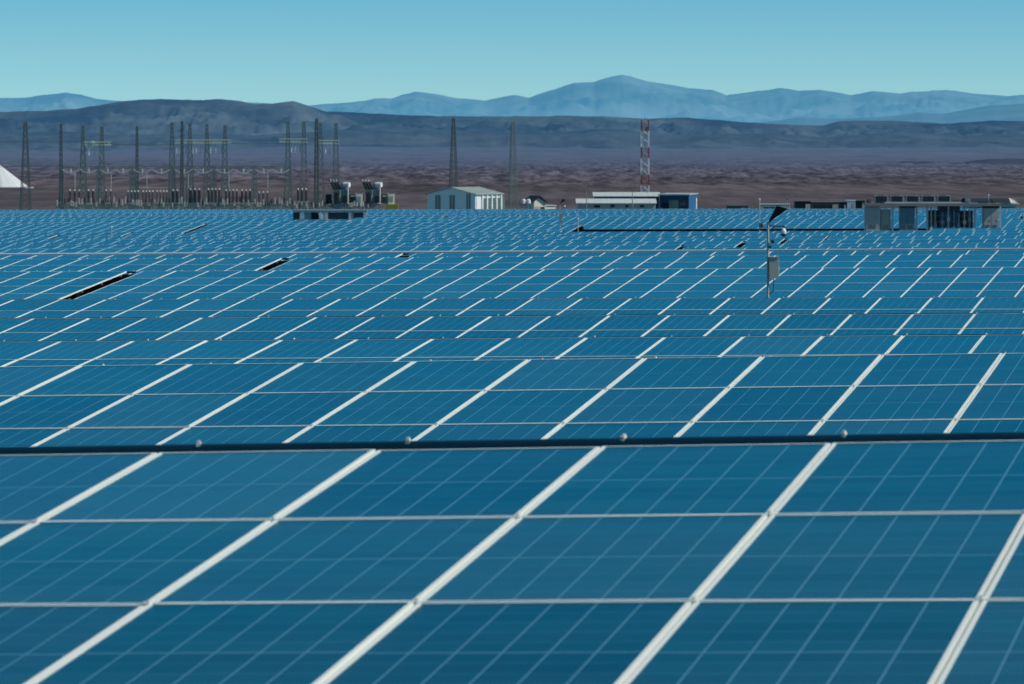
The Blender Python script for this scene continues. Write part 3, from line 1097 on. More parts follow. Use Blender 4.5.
def insulator_string(parent, p, length):
    mb = MB()
    n = 7
    prof = [(0, .03)]
    for i in range(n):
        h = -length * (i + .3) / n
        prof += [(h, .07), (h - length * .25 / n, .19), (h - length * .4 / n, .07)]
    prof.append((-length, .03))
    mb.stack(p, prof, n=7)
    return mb.build('insulator_string', M['porcelain'], parent)


DS = 715.0


def gantry(label, xs, ytops, ybeam, x0, x1, ins, D):
    pts = [at(x, y, D) for x, y in zip(xs, ytops)]
    b = pts[0]
    g = gz(b.x, D)
    o = thing('line_gantry', label, 'gantry', (b.x, D, g), 0, 'lattice gantries in the switchyard')
    org = Vector(o.location)
    for p in pts:
        mb = MB()
        gg = gz(p.x, D)
        zb = at(0, ybeam, D).z
        hb = zb - gg
        lattice(mb, (p.x - org.x, 0, gg - g), (p.x - org.x, 0, zb - g + .4), 1.55, .58, .12, .065, 9)
        lattice(mb, (p.x - org.x, 0, zb - g + .4), (p.x - org.x, 0, p.z - g - .25), .58, .40, .15, .075, 4)
        mb.tube((p.x - org.x, 0, p.z - g - .25), (p.x - org.x, 0, p.z - g), .05, .02, 6)
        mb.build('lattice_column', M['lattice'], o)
    mb = MB()
    zb = at(0, ybeam, D).z - g
    truss(mb, ((x0 - 512) * D / F - org.x, 0, zb), ((x1 - 512) * D / F - org.x, 0, zb), .55, .17, .09, max(4, int((x1 - x0) / 4)))
    mb.build('beam', M['beam'], o)
    for x in ins:
        insulator_string(o, Vector(((x - 512) * D / F - org.x, -.1, zb - .35)), 1.9)
    return o


gantry('lattice gantry with two columns and a bright lamp, left of the switchyard', (83, 102), (124, 125), 143.5, 84, 111, (89, 95, 100), DS)
gantry('widest lattice gantry with four columns and a long pale beam', (172, 190, 207, 225), (121, 122, 123, 124), 141.5, 175, 231,
       (177, 180.5, 186, 193, 196.5, 200, 206, 210.5, 216, 222), DS + 12)
gantry('two-column lattice gantry just right of the breaker rows, left one of a close pair', (288, 304), (120, 120), 140.5, 279, 307, (291.5, 295.5, 300), DS - 6)
gantry('two-column lattice gantry beside the tallest dark mast, right one of a close pair', (320.5, 336), (122, 122), 142, 318, 339, (325.5, 329.5, 333.5), DS + 8)
# bright lamp on the first gantry
t = at(92.5, 142.5, DS - 0.6)
o = thing('floodlight', 'bright white floodlight on the left gantry beam', 'floodlight', t)
mb = MB(); mb.box((0, 0, .1), (.5, .35, .4)); mb.build('lamp_head', M['white'], o)
mb = MB(); mb.bar((0, 0, -.3), (0, 0, 0), .1); mb.bar((0, 0, -.28), (0, .55, -.28), .08); mb.build('bracket', M['lattice'], o)


def mast(label, x, ytop, D, wb, wt, leg=.12, mat='lattice_dark', solid=False, panels=16, br=.05):
    p = at(x, ytop, D)
    g = gz(p.x, D)
    o = thing('lightning_mast', label, 'mast', (p.x, D, g), math.radians(20), 'lattice lightning masts')
    h = p.z - g
    mb = MB()
    lattice(mb, (0, 0, 0), (0, 0, h - .3), wb, wt, leg, br, panels)
    mb.build('lattice_shaft', M[mat], o)
    mb = MB(); mb.tube((0, 0, h - .32), (0, 0, h), .05, .02, 6); mb.build('lightning_rod', M[mat], o)
    return o


mast('lattice mast with spread base, beside the white heap', 25.5, 120.5, DS - 20, 1.75, .42, .10)
mast('slim dark lattice mast, first one right of the white heap', 61, 122, DS, .58, .28, .10)
mast('slim dark lattice mast standing alone between two gantries', 137, 125, DS + 20, .52, .26, .09)
mast('slim dark lattice mast in front of the widest gantry', 182, 119.5, DS - 25, .48, .28, .11)
mast('tallest slim dark mast between the close pair of gantries', 316.5, 117, DS - 10, .70, .34, .11)
mast('tall tapered lattice mast rising behind the pale hall', 453.5, 116.5, DS + 30, 1.6, .38, .10)
mast('tall tapered lattice mast right of the pale hall', 513, 120, DS + 60, 1.6, .50, .09, 'lattice')


# low bus gantries and their drooping jumpers
def low_gantry(xa, xb, D, label):
    a, b = at(xa, 167.5, D), at(xb, 167.5, D)
    g = gz(a.x, D)
    o = thing('bus_gantry', label, 'gantry', (a.x, D, g), 0, 'low bus gantries in the switchyard')
    h = a.z - g
    w = b.x - a.x
    for x in (0, w):
        mb = MB(); lattice(mb, (x, 0, 0), (x, 0, h + .35), .5, .4, .075, .04, 9); mb.build('lattice_post', M['lattice'], o)
    mb = MB(); truss(mb, (0, 0, h), (w, 0, h), .38, .07, .045, max(4, int(w / 1.3))); mb.build('beam', M['lattice'], o)
    n = max(2, int(w / 3.2))
    for i in range(n):
        xx = w * (i + .5) / n
        insulator_string(o, Vector((xx, -.2, h - .2)), 1.0)
        mb = MB()
        prev = None
        ww = w / n * .46
        for k in range(9):
            s = k / 8 * 2 - 1
            p = Vector((xx + s * ww, -.4, h - .95 + .65 * s * s))
            if prev is not None:
                mb.bar(prev, p, .15, .15)
            prev = p
        mb.build('jumper_cable', M['wirepale'], o)
    mb = MB(); mb.bar((w * .37, -.4, h - .9), (w * .37, -.4, h - 3.6), .11); mb.build('dropper', M['wirepale'], o)
    return o


for xa, xb, dd, lb in ((62, 98, 0, 'low bus gantry under the left two-column gantry'), (100, 131, 3, 'low bus gantry left of the lone slim mast'),
                       (133, 171, -4, 'low bus gantry right of the lone slim mast'), (174, 213, 2, 'low bus gantry under the widest gantry'),
                       (215, 253, -3, 'low bus gantry just right of the widest gantry'), (255, 290, 4, 'low bus gantry between widest gantry and the close pair')):
    low_gantry(xa, xb, DS - 15 + dd, lb)


def breaker(x, D, cols, label, ybot=202.5, ytop=191, r=.20, sp=4.6):
    b = at(x, ybot, D)
    g = gz(b.x, D)
    o = thing('circuit_breaker', label, 'circuit breaker', (b.x, D, g), 0, 'circuit breakers in the switchyard')
    hb = b.z - g
    hi = px(ybot - ytop, D)
    s = px(sp, D)
    w = s * (cols - 1)
    mb = MB()
    for xx in (-.25, w + .25):
        mb.bar((xx, 0, 0), (xx, 0, hb - .15), .16)
        mb.bar((xx, .6, 0), (xx, .6, hb - .15), .12)
    mb.box((w / 2, .2, hb - .12), (w + 1.0, .7, .24))
    mb.build('base_frame', M['equip2'], o)
    mb = MB(); mb.box((w / 2, -.2, hb * .5), (min(.9, w * .5 + .4), .5, hb * .55)); mb.build('control_box', M['equip'], o)
    for i in range(cols):
        m2 = MB()
        prof = [(0, r * .7)]
        n = 8
        for k in range(n):
            z = hi * (k + .2) / n
            prof += [(z, r * .72), (z + hi * .3 / n, r), (z + hi * .6 / n, r * .72)]
        prof.append((hi, r * .6))
        m2.stack((i * s, 0, hb), prof, n=8)
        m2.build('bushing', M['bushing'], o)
        m3 = MB(); m3.stack((i * s, 0, hb + hi), [(0, .1), (.12, .14), (.3, .05)], n=8); m3.build('terminal', M['porcelain'], o)
    return o


for x, dd, cols, lb, kw in (
        (70, 0, 3, 'three-pole dark circuit breaker at the left end of the switchyard', {}),
        (88.5, 5, 2, 'two-pole dark circuit breaker under the left gantry', {}),
        (106, 8, 2, 'two-pole slim circuit breaker between left gantry and lone mast', dict(r=.13)),
        (128, 2, 4, 'slim brown four-pole breaker left of the lone mast', dict(r=.12, sp=3.4, ytop=192)),
        (143, 6, 4, 'slim brown four-pole breaker right of the lone mast', dict(r=.12, sp=3.2, ytop=192)),
        (157, 3, 4, 'slim brown four-pole breaker at the left foot of the widest gantry', dict(r=.12, sp=3.2, ytop=192)),
        (173, -6, 2, 'thick two-pole dark breaker left of the foreground slim mast', dict(r=.28, sp=4.2)),
        (190.5, -4, 3, 'thickest three-pole black breaker under the widest gantry', dict(r=.32, sp=4.4, ytop=190)),
        (208.5, -2, 4, 'four-pole black breaker, first one right of the thickest breaker', dict(r=.22, sp=3.6, ytop=190)),
        (226, 0, 4, 'four-pole black breaker under the right end of the widest gantry', dict(r=.2, sp=3.6)),
        (242, 2, 3, 'three-pole dark breaker right of the widest gantry', dict(r=.24, sp=4.0)),
        (259, 8, 3, 'three-pole slim breaker left of the close pair of gantries', dict(r=.15, sp=4.2, ytop=193)),
        (298, -20, 3, 'three-pole tall breaker between the close pair of gantries', dict(r=.22, sp=4.0, ytop=190, ybot=201))):
    breaker(x, DS - 40 + dd, cols, lb, **kw)

# instrument transformers and post insulators on stands: many of one kind
def stand(kind):
    o = thing('instrument_transformer', 'small instrument transformer on a steel stand in the switchyard yard', 'instrument transformer', (0, 0, 0), 0,
              'instrument transformers on stands')
    h = 2.4 if kind == 0 else 1.9
    mb = MB()
    for sx in (-1, 1):
        mb.bar((sx * .28, 0, 0), (sx * .2, 0, h), .12)
    mb.bar((-.28, 0, .2), (.2, 0, h - .2), .07)
    mb.box((0, 0, h + .05), (.8, .5, .1))
    mb.build('stand', M['equip2' if kind else 'equip'], o)
    mb = MB(); mb.box((0, 0, h + .38), (.5, .42, .56)); mb.build('tank', M['equip'], o)
    mb = MB()
    prof = [(0, .1)]
    for k in range(5):
        z = .22 * k
        prof += [(z + .03, .1), (z + .1, .17), (z + .17, .1)]
    prof.append((1.15, .08))
    mb.stack((0, 0, h + .66), prof, n=8)
    mb.build('bushing', M['bushing' if kind == 0 else 'equip2'], o)
    return o


protos = [stand(0), stand(1)]
used = [False, False]
sx = 57.0
while sx < 372:
    k = random.choice((0, 1))
    o = protos[k] if not used[k] else copy_tree(protos[k])
    used[k] = True
    D = DS - 70 + random.uniform(0, 55)
    X = (sx - 512) * D / F
    o.location = (X, D, gz(X, D) + 0.0)
    # the pads step up a little so that the tops stand above the panel rows
    topz = at(0, random.uniform(196.5, 203) if sx < 292 else random.uniform(200, 206), D).z
    hh = (2.4 if k == 0 else 1.9) + 1.8
    o.scale = (1, 1, max(.6, (topz - o.location.z) / hh))
    o['label'] = 'dark-topped instrument transformer on a steel stand in the left switchyard' if k == 0 else 'pale-topped instrument transformer on a steel stand in the left switchyard'
    sx += random.uniform(1.7, 3.3)

# conductors
def wire(label, pts, D, r=.035, mat='wire'):
    P = [at(x, y, D) for x, y in pts]
    org = P[0]
    mb = MB()
    out = []
    for a, b in zip(P, P[1:]):
        sag = (b - a).length * .012
        for k in range(8):
            s = k / 8
            out.append(a.lerp(b, s) - Vector((0, 0, sag * 4 * s * (1 - s))))
    out.append(P[-1])
    for a, b in zip(out, out[1:]):
        mb.tube(a - org, b - org, r, n=5, caps=False)
    o = mb.build('power_line', M[mat], None, org)
    return tag(o, label, 'power line', 'overhead conductors in the switchyard')


wire('upper overhead conductor running from the left edge to the slim mast', [(-60, 142), (25, 141), (83, 141.5)], DS - 3)
wire('overhead conductor strung between left gantry and widest gantry', [(102, 143), (137, 145), (172, 144)], DS + 5)
wire('overhead conductor strung between widest gantry and the close pair', [(225, 143), (288, 143)], DS + 4)
wire('lower overhead conductor along the bus gantries on the left', [(-60, 166), (25, 166), (62, 165.5)], DS - 14, .03)


# ------------------------------------------------------------------ power transformers
def transformer(label, x0, D, plinth):
    b = at(x0, 210, D)
    g = gz(b.x, D)
    o = thing('power_transformer', label, 'transformer', (b.x, D, g), 0, 'power transformers')
    q = px(1, D)
    def Z(y): return at(0, y, D).z - g
    # x0 is the picture column of the left bushing base
    mb = MB(); mb.box((11 * q, 1.2, (Z(190.5) + Z(204)) / 2), (13.5 * q, 2.4, Z(190.5) - Z(204)))
    for i in range(5):
        mb.box(((5.5 + i * 2.7) * q, -.06, (Z(191) + Z(203.5)) / 2), (.12, .12, Z(191) - Z(203.5)))
    mb.box((11 * q, 1.2, Z(190.3)), (14.2 * q, 2.6, .16))
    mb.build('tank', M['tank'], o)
    for (c0, c1, y0, y1, mt) in ((4.6, 8.4, 193, 203, 'radiator'), (13.2, 17.0, 196, 203.2, 'radiator')):
        mb = MB()
        for i in range(6):
            mb.box(((c0 + (c1 - c0) * i / 5) * q, -.35, (Z(y0) + Z(y1)) / 2), (.05, .6, Z(y0) - Z(y1)))
        mb.tube((c0 * q, -.3, Z(y0) + .05), (c1 * q, -.3, Z(y0) + .05), .08, n=8)
        mb.build('radiator', M[mt], o)
    mb = MB(); mb.box((10.6 * q, -.2, Z(198)), (1.7 * q, .35, 6 * q)); mb.tube((10.6 * q, -.2, Z(195)), (10.6 * q, -.2, Z(190)), .06, n=8); mb.build('drive_box', M['equip2'], o)
    mb = MB(); mb.tube((18.5 * q, -.1, Z(203)), (18.5 * q, -.1, Z(187)), .09, n=8); mb.tube((12 * q, -.15, Z(203.6)), (25 * q, -.15, Z(203.6)), .1, n=8); mb.build('oil_pipe', M['porcelain'], o)
    mb = MB(); mb.box((11 * q, 1.2, Z(204) / 2), (15 * q, 2.8, Z(204))); mb.build('plinth', M['concrete'], o)
    for side in (-1, 1):
        mb = MB()
        cx = -1.2 * q if side < 0 else 22.5 * q
        for i in range(7):
            mb.box((cx + (i - 3) * .9 * q, 1.1, (Z(195) + Z(203)) / 2), (.06, 2.0, Z(195) - Z(203)))
        mb.tube((cx - 3 * q, .6, Z(194.6)), (cx + 3 * q, .6, Z(194.6)), .09, n=8)
        mb.tube((cx - 3 * q, .6, Z(203.2)), (cx + 3 * q, .6, Z(203.2)), .09, n=8)
        mb.build('radiator', M['radiator'], o)
    for i in range(3):
        mb = MB()
        p = Vector(((5.0 + i * 3.0) * q, .8, Z(190.2)))
        ax = Vector((-.42, 0, 1)).normalized()
        L = 9.2 * q
        prof = [(0, .28)]
        for k in range(8):
            z = L * (k + .2) / 8
            prof += [(z, .19), (z + L * .04, .27), (z + L * .08, .19)]
        prof.append((L, .12))
        mb.stack(p, prof, ax, 9)
        bu = mb.build('bushing', M['bushing'], o)
        m2 = MB(); m2.stack(p + ax * L, [(0, .06), (.25, .05), (.5, .02)], ax, 6); m2.build('terminal', M['porcelain'], bu)
    mb = MB()
    mb.tube((14.2 * q, .6, Z(184.8)), (20.0 * q, .2, Z(184.8)), 2.6 * q, n=18, mi=0)
    mb.build('conservator_drum', M['drum'], o)
    mb = MB()
    mb.box((13.6 * q, 1.2, (Z(190) + Z(183.5)) / 2), (4.6 * q, 1.6, Z(183.5) - Z(190)))
    mb.bar((18 * q, .4, Z(190)), (18 * q, .4, Z(187)), .16); mb.bar((18 * q, .4, Z(190)), (18 * q, .4, Z(200)), .2)
    mb.tube((16 * q, .2, Z(188)), (11 * q, .2, Z(191)), .07, n=8)
    mb.build('turret', M['tank'], o)
    mb = MB(); mb.box((29.5 * q, .3, (Z(194.5) + Z(206)) / 2), (5.6 * q, 1.4, Z(194.5) - Z(206))); mb.box((29.5 * q, .3, Z(206) / 2), (3 * q, 1.0, Z(206))); cb = mb.build('control_cabinet', M['cream'], o)
    mb = MB(); mb.box((29.5 * q, -.42, Z(199)), (4 * q, .03, 5 * q)); mb.build('door', M['equip2'], cb)
    mb = MB()
    for xx in (26.2, 33):
        mb.bar((xx * q, .2, 0), (xx * q, .2, Z(192.5)), .13)
    mb.bar((26.2 * q, .2, Z(194)), (33 * q, .2, Z(194)), .1)
    mb.bar((21 * q, .2, Z(196)), (27 * q, .2, Z(196)), .35, .3)
    mb.build('cable_frame', M['equip2'], o)
    if plinth:
        mb = MB(); mb.box((30.5 * q, -.4, (Z(204.2) + Z(209)) / 2), (13 * q, 1.6, Z(204.2) - Z(209))); mb.box((30.5 * q, -.4, Z(209) / 2), (10 * q, 1.2, Z(209))); mb.build('oil_tank', M['yellow'], o)
    return o


transformer('grey-green power transformer with three slanted bushings behind the low grey platform', 329.5, DS - 45, False)
transformer('grey-green power transformer with yellow-green box at its right foot', 361.5, DS - 42, True)


# ------------------------------------------------------------------ buildings
def gable_hall():
    D = 668.0
    q = px(1, D)
    p = at(427.5, 209, D)
    g = gz(p.x + 6, D)
    yaw = math.radians(-27)
    o = thing('pale_hall', 'pale low-gabled hall with greenish roof and white-pillared right side', 'hall', (p.x, D, g), yaw)
    ze, zr = at(0, 194, D).z - g, at(0, 187.6, D).z - g
    Wd, Ln = 48 * q / math.cos(yaw), 9.6
    mb = MB()
    mb.quad([(0, 0, 0), (Wd, 0, 0), (Wd, 0, ze), (Wd / 2, 0, zr), (0, 0, ze)])
    mb.quad([(Wd, Ln, 0), (0, Ln, 0), (0, Ln, ze), (Wd / 2, Ln, zr), (Wd, Ln, ze)])
    mb.quad([(Wd, 0, 0), (Wd, Ln, 0), (Wd, Ln, ze), (Wd, 0, ze)])
    mb.quad([(0, Ln, 0), (0, 0, 0), (0, 0, ze), (0, Ln, ze)])
    mb.build('wall', M['hallwall'], o)
    mb = MB()
    e = .35
    for s in (0, 1):
        x_e, x_r = (-e, Wd / 2) if s == 0 else (Wd + e, Wd / 2)
        sl = (zr - ze) / (Wd / 2)
        z_e = ze - e * sl
        for zo, fl in ((.10, False), (.02, True)):
            q4 = [(x_e, -e, z_e + zo), (x_r, -e, zr + zo), (x_r, Ln + e, zr + zo), (x_e, Ln + e, z_e + zo)]
            mb.quad(q4 if (s == 1) == fl else q4[::-1])
        mb.quad([(x_e, -e, z_e + .02), (x_r, -e, zr + .02), (x_r, -e, zr + .10), (x_e, -e, z_e + .10)])
        mb.quad([(x_e, -e, z_e + .02), (x_e, Ln + e, z_e + .02), (x_e, Ln + e, z_e + .10), (x_e, -e, z_e + .10)])
        n = 14
        for k in range(n + 1):                      # standing seams of the sheet roof
            yy = -e + (Ln + 2 * e) * k / n
            mb.bar((x_e, yy, z_e + .115), (x_r, yy, zr + .115), .04, .03)
    mb.build('roof', M['hallroof'], o)
    for cx in (.22, .52, .86):
        w, h0, h1 = (1.0, .9, ze - .15) if cx < .8 else (.8, .0, ze + .1)
        mb = MB(); mb.box((Wd * cx, -.03, (h0 + h1) / 2), (w, .06, h1 - h0))
        f = mb.build('window' if cx < .8 else 'door', M['greenwin'], o)
        m2 = MB(); m2.box((Wd * cx, -.045, h0), (w + .2, .12, .06)); m2.box((Wd * cx, -.05, (h0 + h1) / 2), (.05, .06, h1 - h0)); m2.build('sill', M['hallwall'], f)
    mb = MB(); mb.box((Wd - .02 + .05, 1.1, ze * .44), (.10, 1.5, ze * .86)); mb.build('door', M['white'], o)
    for k in range(5):
        yy = 2.4 + k * 1.72
        mb = MB(); mb.box((Wd + .03, yy + .80, ze * .50), (.06, 1.10, ze * .66)); mb.build('window', M['greenwin'], o)
        mb = MB(); mb.box((Wd + .10, yy - .05, ze * .49), (.20, .36, ze * .98)); mb.build('pillar', M['white'], o)
    return o


gable_hall()


def shed():
    D = 655.0
    q = px(1, D)
    p = at(534, 209, D)
    g = gz(p.x, D)
    o = thing('small_shed', 'small cream shed with dark pitched roof between hall and long white roofs', 'shed', (p.x, D, g), math.radians(24))
    ze, zr = at(0, 201, D).z - g, at(0, 196.2, D).z - g
    Wd, Ln = 12.5 * q, 3.2
    mb = MB()
    mb.quad([(0, 0, 0), (Wd, 0, 0), (Wd, 0, ze - .3), (Wd * .45, 0, zr - .3), (0, 0, ze - .1)])
    mb.quad([(Wd, 0, 0), (Wd, Ln, 0), (Wd, Ln, ze - .3), (Wd, 0, ze - .3)])
    mb.quad([(0, Ln, 0), (0, 0, 0), (0, 0, ze - .1), (0, Ln, ze - .1)])
    mb.quad([(Wd, Ln, 0), (0, Ln, 0), (0, Ln, ze - .1), (Wd * .45, Ln, zr - .3), (Wd, Ln, ze - .3)])
    mb.build('wall', M['cream'], o)
    mb = MB()
    a, b, c = Vector((-.5, 0, ze - .25)), Vector((Wd * .45, 0, zr)), Vector((Wd + .3, 0, ze - .25))
    for u, w in ((a, b), (b, c)):
        m_ = (u + w) / 2 + Vector((0, Ln / 2, 0))
        d = w - u
        mb.box(m_, (d.length + .1, Ln + .7, .16), 0, Matrix.Rotation(-math.atan2(d.z, d.x), 3, 'Y'))
    mb.build('roof', M['darkroof'], o)
    mb = MB(); mb.box((Wd * .3, -.03, 1.0), (.8, .06, 2.0)); mb.build('door', M['tanwall'], o)
    mb = MB(); mb.box((Wd * .75, -.03, 1.5), (.7, .06, .7)); mb.build('window', M['window'], o)
    mb = MB(); mb.box((Wd + 1.0, 1.4, ze * .36), (1.9, 2.4, ze * .72)); mb.box((Wd + 1.0, 1.4, ze * .74), (2.1, 2.7, .1)); mb.build('annex', M['cream'], o)
    # two small white-topped water tanks beside it
    for k in range(2):
        t = at(523.5 + 5 * k, 200.0, D - 2)
        gg = gz(t.x, D - 2)
        h = t.z - gg
        w = thing('water_tank', 'white-topped tank on dark legs left of the shed, %s one' % ('left' if k == 0 else 'right'), 'water tank', (t.x, D - 2, gg), 0, 'tanks beside the shed')
        mb = MB(); mb.tube((0, 0, h - .55), (0, 0, h), .38, .36, 14); mb.stack((0, 0, h), [(0, .36), (.12, .2), (.16, .05)], n=14); mb.build('drum', M['white'], w)
        for sx in (-1, 1):
            for sy in (-1, 1):
                mb = MB(); mb.bar((sx * .28, sy * .28, 0), (sx * .25, sy * .25, h - .55), .09); mb.build('leg', M['cabinet_dark'], w)


shed()


def long_building(name, label, x0, x1, yroof, yeave, D, depth, wall, roof, cat='building', end=None, wins=(), rz=0.0):
    p = at(x0, yeave, D)
    q = px(1, D)
    g = gz(p.x, D)
    o = thing(name, label, cat, (p.x, D, g), rz)
    h = p.z - g
    hr = at(0, yroof, D).z - g
    w = (x1 - x0) * q
    mb = MB(); mb.box((w / 2, depth / 2, h / 2), (w, depth, h), skip=('b',)); mb.build('wall', M[wall], o)
    mb = MB()
    # mono-pitch sheet rising to the back, sloping toward the camera
    e = .3
    d = Vector((0, depth + 2 * e, hr - h))
    mb.box((w / 2, depth / 2, (h + hr) / 2 + .08), (w + 2 * e, d.length, .12), 0, Matrix.Rotation(math.atan2(d.z, d.y), 3, 'X'))
    n = int(w / .9)
    for k in range(n + 1):
        mb.bar((-e + (w + 2 * e) * k / n, -e, h + .15), (-e + (w + 2 * e) * k / n, depth + e, hr + .15), .05, .03)
    mb.build('roof', M[roof], o)
    for x in (0.02, w - .02):
        mb = MB()
        s = 0.01 if x > 1 else -0.01
        mb.quad([(x + s, 0, h), (x + s, depth, h), (x + s, depth, hr)]) ; mb.build('gable_fill', M[wall], o)
    for (wx, wy, ww, wh) in wins:
        c = at(wx, wy, D)
        mb = MB(); mb.box((c.x - p.x, -.03, c.z - g), (ww * q, .06, wh * q)); f = mb.build('window', M['window'], o)
        m2 = MB(); m2.box((c.x - p.x, -.05, c.z - g - wh * q / 2), (ww * q + .15, .14, .07)); m2.build('sill', M[wall], f)
    if end:
        mb = MB(); mb.box((w + .04, depth / 2, h / 2), (.08, depth * .98, h * .98)); mb.build('end_wall', M[end], o)
    return o, w, h, hr, g


long_building('site_office', 'long low prefab with pale roof and shaded tan wall, in front of the blue warehouse', 578, 655, 199.8, 204.0, 650, 4.2, 'tanwall', 'roofpale',
              end='white', wins=((597, 206.5, 6, 2.6), (612.5, 206, 4, 3), (642, 206.3, 4, 2.4), (627, 206.3, 3, 2.4)))  # white prefab: front painted tan as in shade, right end white as lit
o, w, h, hr, g = long_building('long_shed', 'long dark shed with white roof, left of the blue warehouse', 595, 659, 193.3, 197.0, 668, 5.0, 'blue', 'roofpale')


def blue_warehouse():
    D = 664.0
    q = px(1, D)
    p = at(659.5, 209, D)
    g = gz(p.x, D)
    o = thing('blue_warehouse', 'blue metal warehouse with pale flat roof and bright blue right end', 'warehouse', (p.x, D, g), math.radians(-13))
    h = at(0, 195, D).z - g
    w = 29.5 * q
    dp = 7.6
    mb = MB(); mb.box((w / 2, dp / 2, h / 2), (w, dp, h), skip=('b',)); mb.build('wall', M['blue'], o)
    mb = MB()
    for k in range(26):
        mb.box((w * (k + .5) / 26, -.03, h / 2), (.07, .06, h * .98))
    mb.build('cladding_rib', M['blue'], o)
    mb = MB(); mb.box((w + .03, dp / 2, h / 2), (.06, dp, h)); mb.build('end_wall', M['bluebright'], o)
    mb = MB(); mb.box((w / 2, dp / 2, h + .12), (w + .5, dp + .5, .16), 0, Matrix.Rotation(.02, 3, 'X')); mb.box((w / 2, -.2, h + .02), (w + .4, .1, .22)); mb.build('roof', M['hallroof'], o)
    mb = MB(); mb.box((w * .22, -.05, h * .36), (1.3, .1, h * .6)); mb.build('door', M['window'], o)
    mb = MB(); mb.box((w * .50, -.09, h * .42), (1.6, .12, h * .7)); mb.build('roller_door', M['greenwin'], o)
    mb = MB(); mb.box((w * .82, -.05, h * .62), (1.0, .1, .7)); mb.build('window', M['window'], o)
    mb = MB(); mb.box((w + .08, dp * .9, h * .45), (.06, .7, h * .8)); mb.build('door', M['white'], o)


blue_warehouse()

# red and white telecom tower
D = 690.0
pt = at(645, 120, D)
g = gz(pt.x, D)
o = thing('radio_tower', 'red and white banded lattice radio tower behind the long roofs', 'radio tower', (pt.x, D, g), math.radians(4))
h = pt.z - g
M['redwhite'] = band_mat('red_white_bands', (0.72, 0.70, 0.67), (0.33, 0.06, 0.055), 4.7, -h + 4.7 * 5)
mb = MB(); lattice(mb, (0, 0, 0), (0, 0, h), 1.30, 1.22, .12, .05, 12, single=True)
for i in range(12):
    mb.bar((.65, -.66, h * i / 12), (-.65, -.66, h * (i + .8) / 12), .36, .08)
mb.build('lattice_shaft', M['redwhite'], o)
mb = MB(); mb.tube((0, 0, h), (0, 0, h + .8), .05, .02, 6); mb.tube((.55, .5, h - 3), (.55, .5, h + .4), .04, n=6); mb.build('antenna', M['lattice'], o)
mb = MB(); mb.box((.2, -.3, h - 1.6), (.4, .4, .7)); mb.build('antenna_box', M['lattice'], o)


def lamp_pole(x, ytop, D, label):
    t = at(x, ytop, D)
    g = gz(t.x, D)
    o = thing('lamp_pole', label, 'lamp pole', (t.x, D, g), 0, 'thin lamp poles in the camp')
    h = t.z - g
    mb = MB(); mb.tube((0, 0, 0), (0, 0, h), .09, .05, 8); mb.build('pole', M['steel'], o)
    mb = MB(); mb.bar((0, 0, h - .1), (.6, -.1, h), .06); mb.box((.75, -.1, h), (.45, .2, .1)); mb.build('lamp_head', M['cabinet'], o)


lamp_pole(586.5, 185, 640, 'thin lamp pole at the left end of the long prefab')
lamp_pole(632.5, 186, 640, 'thin lamp pole in front of the long prefab, right one')
lamp_pole(787, 195, 640, 'thin lamp pole above the low pale roofs behind the camera pole')


# low huts and containers along the far right edge of the field
def container(x0, x1, y0, D, mat, label, roofmat=None, cat='container', depth=2.4, wins=0):
    p = at(x0, y0, D)
    q = px(1, D)
    g = gz(p.x, D)
    w = (x1 - x0) * q
    h = p.z - g
    o = thing('storage_container' if cat == 'container' else 'site_hut', label, cat, (p.x, D, g), 0, 'low huts and containers at the far edge')
    mb = MB(); mb.box((w / 2, depth / 2, h / 2), (w, depth, h), skip=('b',))
    n = max(4, int(w / .3))
    for k in range(n):
        mb.box((w * (k + .5) / n, -.025, h / 2), (w / n * .5, .05, h * .9))
    mb.build('body', M[mat], o)
    mb = MB(); mb.box((w / 2, depth / 2, h + .04), (w + .15, depth + .2, .1)); mb.build('roof', M[roofmat or mat], o)
    mb = MB(); mb.box((w * .8, -.07, h * .5), (min(.9, w * .3), .06, h * .7)); mb.build('door', M['cabinet'], o)
    for k in range(wins):
        mb = MB(); mb.box((w * (.1 + .6 * (k + .5) / wins), -.07, h - .8), (.9, .06, .7)); mb.build('window', M['window'], o)
    return o


container(727, 748, 206.2, 655, 'cabinet_dark', 'very low dark hut left of the camera pole on the skyline of panels', cat='hut')
container(760, 790, 204.4, 660, 'tanwall', 'low hut with thin white roof just behind the camera pole', 'white', 'hut', wins=3)
container(795, 811, 201.8, 664, 'black', 'dark container right of the thin white-roofed hut')
container(812, 841, 202.2, 668, 'rust', 'brown hut with pale roof between the dark containers', 'deck', 'hut', wins=3)
container(840.5, 846, 202.6, 660, 'black', 'narrow black container beside the small white box')
container(847, 855.5, 200.8, 660, 'white', 'small white container left of the right inverter platform')
container(856.5, 865, 201.2, 660, 'black', 'small dark container touching the right inverter platform from behind')


